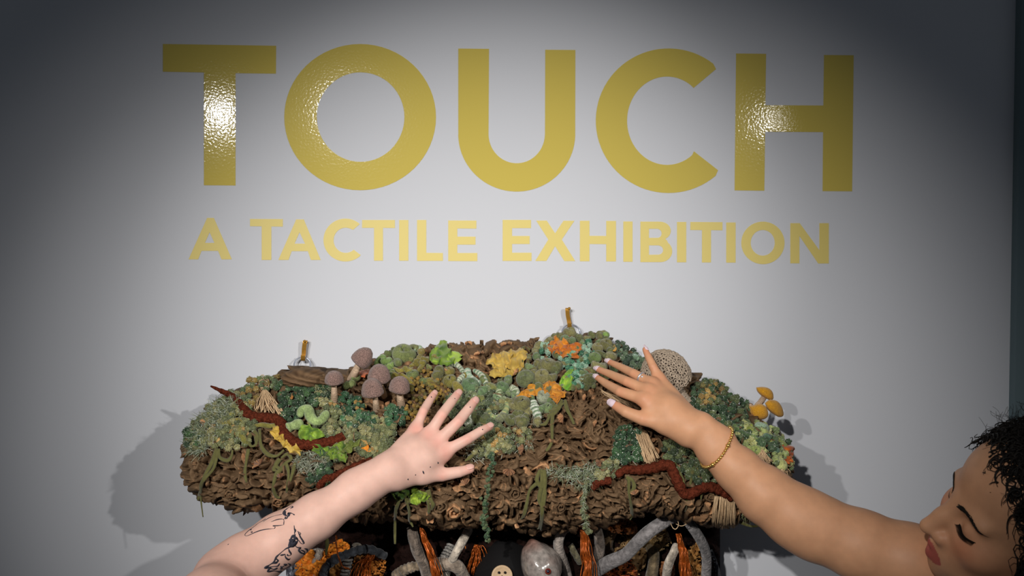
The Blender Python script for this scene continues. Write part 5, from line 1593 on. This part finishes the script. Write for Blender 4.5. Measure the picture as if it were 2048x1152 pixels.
sb.chain(pts3([(1632, 1055, .385), (1720, 1090, .40), (1820, 1122, .42), (1930, 1170, .44), (1990, 1215, .45)]), K_([60, 63, 66, 76, 84]), .02)
for key, w0, rr in [('index', P(1374, 872, .345), 18), ('middle', P(1382, 862, .350), 19), ('ring', P(1388, 854, .348), 18), ('little', P(1394, 846, .340), 16)]:
    f = pts3(B_f[key][0])
    sb.cone(f[0], w0, B_f[key][1][0] * 1.12 * .00074, rr * .00074, .012)
sb.cone(P(1372, 868, .342), P(1330, 850, .338), 20 * .00074, 17 * .00074, .014)
sb.cone(P(1330, 846, .336), P(1300, 824, .328), 15 * .00074, 12 * .00074, .012)
sb.cone(P(1338, 818, .330), P(1352, 838, .338), 25 * .00074, 26 * .00074, .016)
fgF = np.full(sb.n, .05, np.float32)
for key, (pp, rr) in B_f.items():
    one = SDF.__new__(SDF); one.lo, one.h, one.n = sb.lo, sb.h, sb.n
    one.F = np.full(sb.n, .05, np.float32)
    q = pts3(pp); r_ = K_(rr)
    one.chain(q, r_, .0006)
    fgF = SDF.smin(fgF, one.F, .0012)
sb.F = SDF.smin(sb.F, fgF, .008)
Vb, Qb = sb.mesh(2)
kn = [pts3(B_f[k][0])[0] for k in ('little', 'ring', 'middle', 'index')] + [pts3(B_f[k][0])[1] for k in B_f] + [pts3(B_f[k][0])[3] for k in B_f]
bl = blush(Vb, [p + np.array([0, -.006, 0]) for p in kn], [.012] * 4 + [.008] * 5 + [.012] * 5, [.4] * 4 + [.35] * 5 + [.6] * 5)
skB = lin((206, 154, 118)); pkB = lin((208, 136, 106))
colB = skB * (1 - bl) + pkB * bl
del fgF, fg

# head: local frame (x near side, y forward, z up), centimetres
hu = nrm(RT * .12 + UP * .84 - FW * .52); hf0 = RT * -.98 + UP * .15 + FW * .04
hf = nrm(hf0 - (hf0 @ hu) * hu); ha = np.cross(hf, hu)
HA = np.array([ha, hf, hu])
HS = .0105
NT = P(1839, 1051, .52)
HO = NT - (np.array([0, 11.6, -3.6]) @ HA) * HS


def hl(x, y, z): return HO + (np.array([x, y, z]) @ HA) * HS


sh = SDF(HO - .17, HO + np.array([.15, .15, .15]), .0021)
E = lambda c, r, k=1.5, sub=False: sh.ellip(hl(*c), np.array(r) * HS, HA, k * HS, sub)
Cn = lambda a, b, r1, r2, k=1.0, sub=False: sh.cone(hl(*a), hl(*b), r1 * HS, r2 * HS, k * HS, sub)
E((0, -1.6, 4.0), (7.4, 9.2, 8.0))
E((0, 2.6, -2.2), (6.2, 6.4, 8.4), 3)
E((0, 2.8, 5.2), (5.9, 5.4, 4.6), 3)
E((0, 3.4, -7.4), (4.6, 4.8, 3.0), 2.5)
Cn((0, 6.0, -9.4), (0, 6.6, -9.2), 1.7, 1.6, 2.2)
Cn((0, -2.5, -6), (0, -4.5, -17), 5.2, 5.9, 3)
for s_ in (-1, 1):
    E((s_ * 2.6, 7.0, 1.7), (2.7, 1.3, .9), 1.6)
    E((s_ * 4.0, 5.6, -2.6), (2.2, 2.1, 2.0), 2.2)
    E((s_ * 3.3, 9.2, -.1), (2.0, 1.5, 1.15), 1.6, True)
    E((s_ * 3.1, 6.75, -.35), (1.45, 1.35, 1.25), .5)
    E((s_ * 1.35, 9.1, -3.75), (.95, 1.05, .85), .7)
E((0, 7.0, -5.8), (3.1, 1.9, 2.5), 2)
Cn((0, 8.0, 1.0), (0, 9.6, -1.4), .85, .8, 1.6)
Cn((0, 9.5, -1.4), (0, 10.6, -3.4), .8, 1.0, 1.0)
for s_ in (-1, 1):
    E((s_ * .75, 9.9, -4.6), (.42, .7, .4), .3, True)
Cn((-2.6, 7.35, -6.15), (0, 9.05, -6.05), .25, .55, .5)
Cn((2.6, 7.35, -6.15), (0, 9.05, -6.05), .25, .55, .5)
Cn((-2.2, 7.3, -6.9), (0, 8.65, -7.5), .3, .72, .5)
Cn((2.2, 7.3, -6.9), (0, 8.65, -7.5), .3, .72, .5)
Cn((-1.9, 8.5, -6.72), (1.9, 8.5, -6.72), .16, .16, .15, True)
Cn((0, 9.4, -6.75), (0, 8.6, -6.72), .26, .22, .2, True)
Vh, Qh = sh.mesh(2)
loc_ = (Vh - HO) @ HA.T / HS
lip = (np.abs(loc_[:, 2] + 6.85) < 1.25 * np.sqrt(np.clip(1 - (loc_[:, 0] / 2.7) ** 2, 0, 1))) * np.clip((loc_[:, 1] - 7.0) / .4, 0, 1)
chk = np.exp(-((np.abs(loc_[:, 0]) - 4.4) ** 2 + (loc_[:, 2] + 2.6) ** 2) / 5) * .5
lip = np.clip(lip, 0, 1)[:, None]; chk = chk[:, None]
ch = skB * np.ones((len(Vh), 3)) * .92
ch = ch * (1 - chk) + lin((196, 116, 84)) * chk
ch = ch * (1 - lip) + lin((166, 84, 76)) * lip
mbB = MB().add(Vb, Qb, None, colB).add(Vh, Qh, None, ch)
bodyB = obj('body', mbB, M_skinB, perB)
bvhH = BVHTree.FromPolygons([tuple(v) for v in Vh], [tuple(map(int, q)) for q in Qh])


def onface(x, z, lift=0.0):
    """point on the face straight in from the front at local x, z"""
    o_ = hl(x, 16, z)
    loc, nor, i, d = bvhH.ray_cast(Vector(o_), Vector(-hf))
    return np.array(loc) + np.array(nor) * lift * HS if loc is not None else hl(x, 7, z)


# eyebrows, lashes, teeth
for s_, nm in ((1, 'eyebrow'), (-1, 'eyebrow')):
    mb = MB(); hs_ = []
    for k in range(150):
        t = random.random()
        x = s_ * (1.1 + 3.7 * t); z = 1.55 + .75 * math.sin(t * 2.2) - .9 * t * t + random.uniform(-.32, .32) * (1 - .6 * t)
        p0 = onface(x, z, .02); p1 = onface(x + s_ * .5, z + .12, .06); p2 = onface(x + s_ * .7, z - .02, .04)
        hs_.append(smooth_path([p0, p1, p2], 5))
    tubes(np.array(hs_), np.array([.9, 1, .8, .6, .2]) * .00042, 4, mb=mb)
    obj(nm, mb, M_hair, perB)
    mb = MB(); hs_ = []
    for k in range(46 if s_ < 0 else 0):
        t = k / 45
        x = s_ * (1.9 + 2.9 * t); z = -.75 - .35 * math.sin(t * math.pi) + .15 * t
        p0 = onface(x, z, .0)
        d = hf * .75 + ha * s_ * (t - .2) * .7 - hu * .35
        hs_.append(smooth_path([p0, p0 + d * .5 * HS, p0 + (d * .85 + hu * .18) * HS], 5))
    if hs_: tubes(np.array(hs_), np.array([1.1, 1, .8, .6, .2]) * .00034, 4, mb=mb)
    lid = np.array([onface(s_ * (1.8 + 3.1 * t), -.72 - .35 * math.sin(t * math.pi) + .15 * t, .015) for t in np.linspace(0, 1, 16)])
    tubes(lid[None], .0006, 5, mb=mb)
    obj('eyelashes', mb, M_hair, perB, kind='stuff')
obj('teeth', ball(hl(0, 7.95, -6.65), np.array([1.7, .75, .36]) * HS, nu=20, nv=10, axes=HA), M_teeth, perB)

# curly hair: scalp volume plus ringlets
mb = MB()
ball(hl(0, -2.2, 4.4), np.array([8.1, 9.3, 8.6]) * HS, mb, 28, 18, axes=HA, fn=lambda d: 1 + .03 * np.sin(d[:, 0] * 9) * np.sin(d[:, 2] * 8 + d[:, 1] * 5))
cur = []; rad = []
g = np.random.default_rng(3)
while len(cur) < 2300:
    d = nrm(g.normal(size=3))
    p = d * np.array([8.4, 9.7, 9.0]) + np.array([0, -2.2, 4.4])
    if p[2] < -8 or p[0] > 7.2: continue
    # hairline: over the brow, down the temple and in front of the ear
    line = 6.4 - .06 * p[0] ** 2 if p[2] > 7.2 else (2.2 + .60 * (p[2] - 1.5) if p[2] > 1.5 else 1.6)
    if p[1] > line: continue
    n_ = 18
    t = np.linspace(0, 1, n_)
    Ln = g.uniform(2.6, 5.6); Rr = g.uniform(.25, .7); turns = g.uniform(1.4, 3.4)
    out = nrm(d + g.normal(0, .4, 3) + np.array([0, -.1, .05]))
    down = np.array([.3 * np.sign(p[0]), -.25, -1.0])
    cen = p + out * (Ln * .55 * t)[:, None] + down * (Ln * .5 * t ** 1.8)[:, None]
    e1_ = nrm(np.cross(out, g.normal(size=3))); e2_ = np.cross(out, e1_)
    a = t * turns * 2 * math.pi + g.random() * 6
    cen = cen + (e1_ * np.cos(a)[:, None] + e2_ * np.sin(a)[:, None]) * (Rr * np.minimum(1, t * 3))[:, None]
    cur.append(HO + (cen @ HA) * HS); rad.append(g.uniform(.09, .22) * HS * np.clip(1.2 - t, .2, 1))
tubes(np.array(cur), np.array(rad), 4, mb=mb)
# stray flyaway hairs around the outline
fly = []
for k in range(520):
    d = nrm(g.normal(size=3) + np.array([.2, .35, .75]))
    p = d * np.array([8.4, 9.7, 9.0]) + np.array([0, -2.2, 4.4])
    if p[2] < 6.5 or (p[1] > 5.2 and p[2] < 9): continue
    t = np.linspace(0, 1, 18)
    out = nrm(d + g.normal(0, .5, 3)); Ln = g.uniform(2.0, 4.2)
    e1_ = nrm(np.cross(out, g.normal(size=3))); e2_ = np.cross(out, e1_)
    a = t * g.uniform(3, 9) + g.random() * 6
    cen = p + out * (Ln * t)[:, None] + (e1_ * np.cos(a)[:, None] + e2_ * np.sin(a)[:, None]) * .45 * np.minimum(1, t * 2)[:, None]
    fly.append(HO + (cen @ HA) * HS)
tubes(np.array(fly), .00022, 3, mb=mb)
obj('hair', mb, M_hair, perB, label='black curly hair', loc=HO)
# fine strands falling in front of the ear
st_ = []
for k in range(26):
    x0 = -6.3 - random.uniform(-.4, .8); t = np.linspace(0, 1, 20)
    cen = np.stack([x0 + .5 * np.sin(t * 8 + k), 1.6 + random.uniform(-1.2, 1.0) + .9 * np.sin(t * 6 + k * .7) * t, 3 - 10 * t], 1)
    st_.append(HO + (cen @ HA) * HS)
obj('side_strands', tubes(np.array(st_), .0011, 4), M_hair, perB, kind='stuff')

# nails, ring, bracelet
for key, w, l, upv in [('index', .0088, .0125, (-.2, -.75, .5)), ('middle', .0088, .0125, (-.1, -.7, .6)), ('ring', .0088, .0125, (0, -.75, .6)), ('little', .0076, .012, (.75, -.6, .1)), ('thumb', .0112, .0145, (-.25, -.9, .35))]:
    q = pts3(B_f[key][0])
    nail('fingernail', q[3], q[2], perB, M_nailB, w * 1.05, l, B_f[key][1][3] * .00074, over=.0032, up=upv)
q = pts3(B_f['ring'][0])
rc_ = q[0] * .42 + q[1] * .58
ra = nrm(q[1] - q[0])
frg = obj('finger_ring', torus(rc_, 10.9 * .00074, .0016, ra, None, 36, 8), M_silver, perB, label='slim silver ring')
obj('ring_stone', ball(rc_ + np.array([0, -.0082, .0022]), (.0022, .0014, .0022), nu=10, nv=8), M_silver, frg)
# bracelet: beads around the wrist
bc_ = P(1432, 897, .351)
bax_ = nrm(P(1474, 938, .357) - P(1393, 861, .345) + np.array([-.004, 0, 0.0]))
b1 = nrm(np.cross(bax_, [0, -1, 0])); b2 = np.cross(bax_, b1)
bra = empty('bracelet', bc_, parent=perB); bra['label'] = 'gold beaded bracelet'
bvhB = BVHTree.FromPolygons([tuple(v) for v in Vb], [tuple(map(int, q_)) for q_ in Qb])
proto = None
for k in range(46):
    a = k * 2 * math.pi / 46
    d = b1 * math.cos(a) + b2 * math.sin(a)
    sag_ = bax_ * (.010 * math.cos(a * 1 + 1.0))
    o_ = bc_ + sag_
    hit = bvhB.ray_cast(Vector(o_), Vector(d))
    r_ = (np.linalg.norm(np.array(hit[0]) - o_) if hit[0] is not None else .027) + .0016
    c_ = o_ + d * r_
    big = k % 9 == 4
    if proto is None:
        proto = obj('bead', ball(c_, .0023, nu=10, nv=7), M_gold, bra)
        base_c = c_
    else:
        o2 = proto.copy(); COL.objects.link(o2); o2.parent = bra
        o2.location = c_ - bc_
        if big: o2.scale = (1.45, 1.45, 1.45)

# dark sleeveless top, below the frame
mb = MB()
c0 = hl(0, -5.5, -17.5)
revolve([(.062, .03), (.075, .0), (.13, -.02), (.165, -.06), (.17, -.16), (.16, -.30), (.155, -.42), (.0, -.42)], c0 + np.array([0.01, 0, 0]), np.array([0.05, 0, 1.0]), 40, mb)
obj('top', mb, M_top, perB)

# sunglasses pushed up into the hair
sg = empty('sunglasses', hl(4, 1, 13.5), parent=perB)
sg['label'] = 'black sunglasses pushed up into the hair'
for s_ in (-1, 1):
    rim = []
    for a in np.linspace(0, 2 * math.pi, 30, endpoint=False):
        x = s_ * 3.3 + 2.75 * np.sign(math.cos(a)) * abs(math.cos(a)) ** .7
        v_ = 2.1 * np.sign(math.sin(a)) * abs(math.sin(a)) ** .7
        rim.append(hl(x, 1.6 - .85 * v_ - .05 * x * x, 14.9 + .5 * v_ - .05 * x * x))
    rim = np.array(rim)
    obj('rim', tubes(np.vstack([rim, rim[:1]])[None], .0024, 6), M_glass, sg)
    c_ = rim.mean(0); v = np.vstack([c_ + (hf * .5 + hu * .5) * .004, rim])
    ln_ = obj('lens', MB().add(v, None, [(0, 1 + k, 1 + (k + 1) % 30) for k in range(30)]), M_glass, sg)
    md = ln_.modifiers.new('thick', 'SOLIDIFY'); md.thickness = .0015
    obj('temple_arm', tubes(smooth_path([hl(s_ * 6.0, .4, 13.3), hl(s_ * 9.6, -2.0, 10.5), hl(s_ * 10.2, -5.5, 5.0)], 16)[None], .0022, 6), M_glass, sg)
    obj('hinge_stud', ball(hl(s_ * 6.35, .8, 13.2), .0021, nu=10, nv=6), M_silver, sg)
obj('bridge', tubes(smooth_path([hl(-.7, 1.9, 15.1), hl(0, 2.1, 15.4), hl(.7, 1.9, 15.1)], 10)[None], .0022, 6), M_glass, sg)
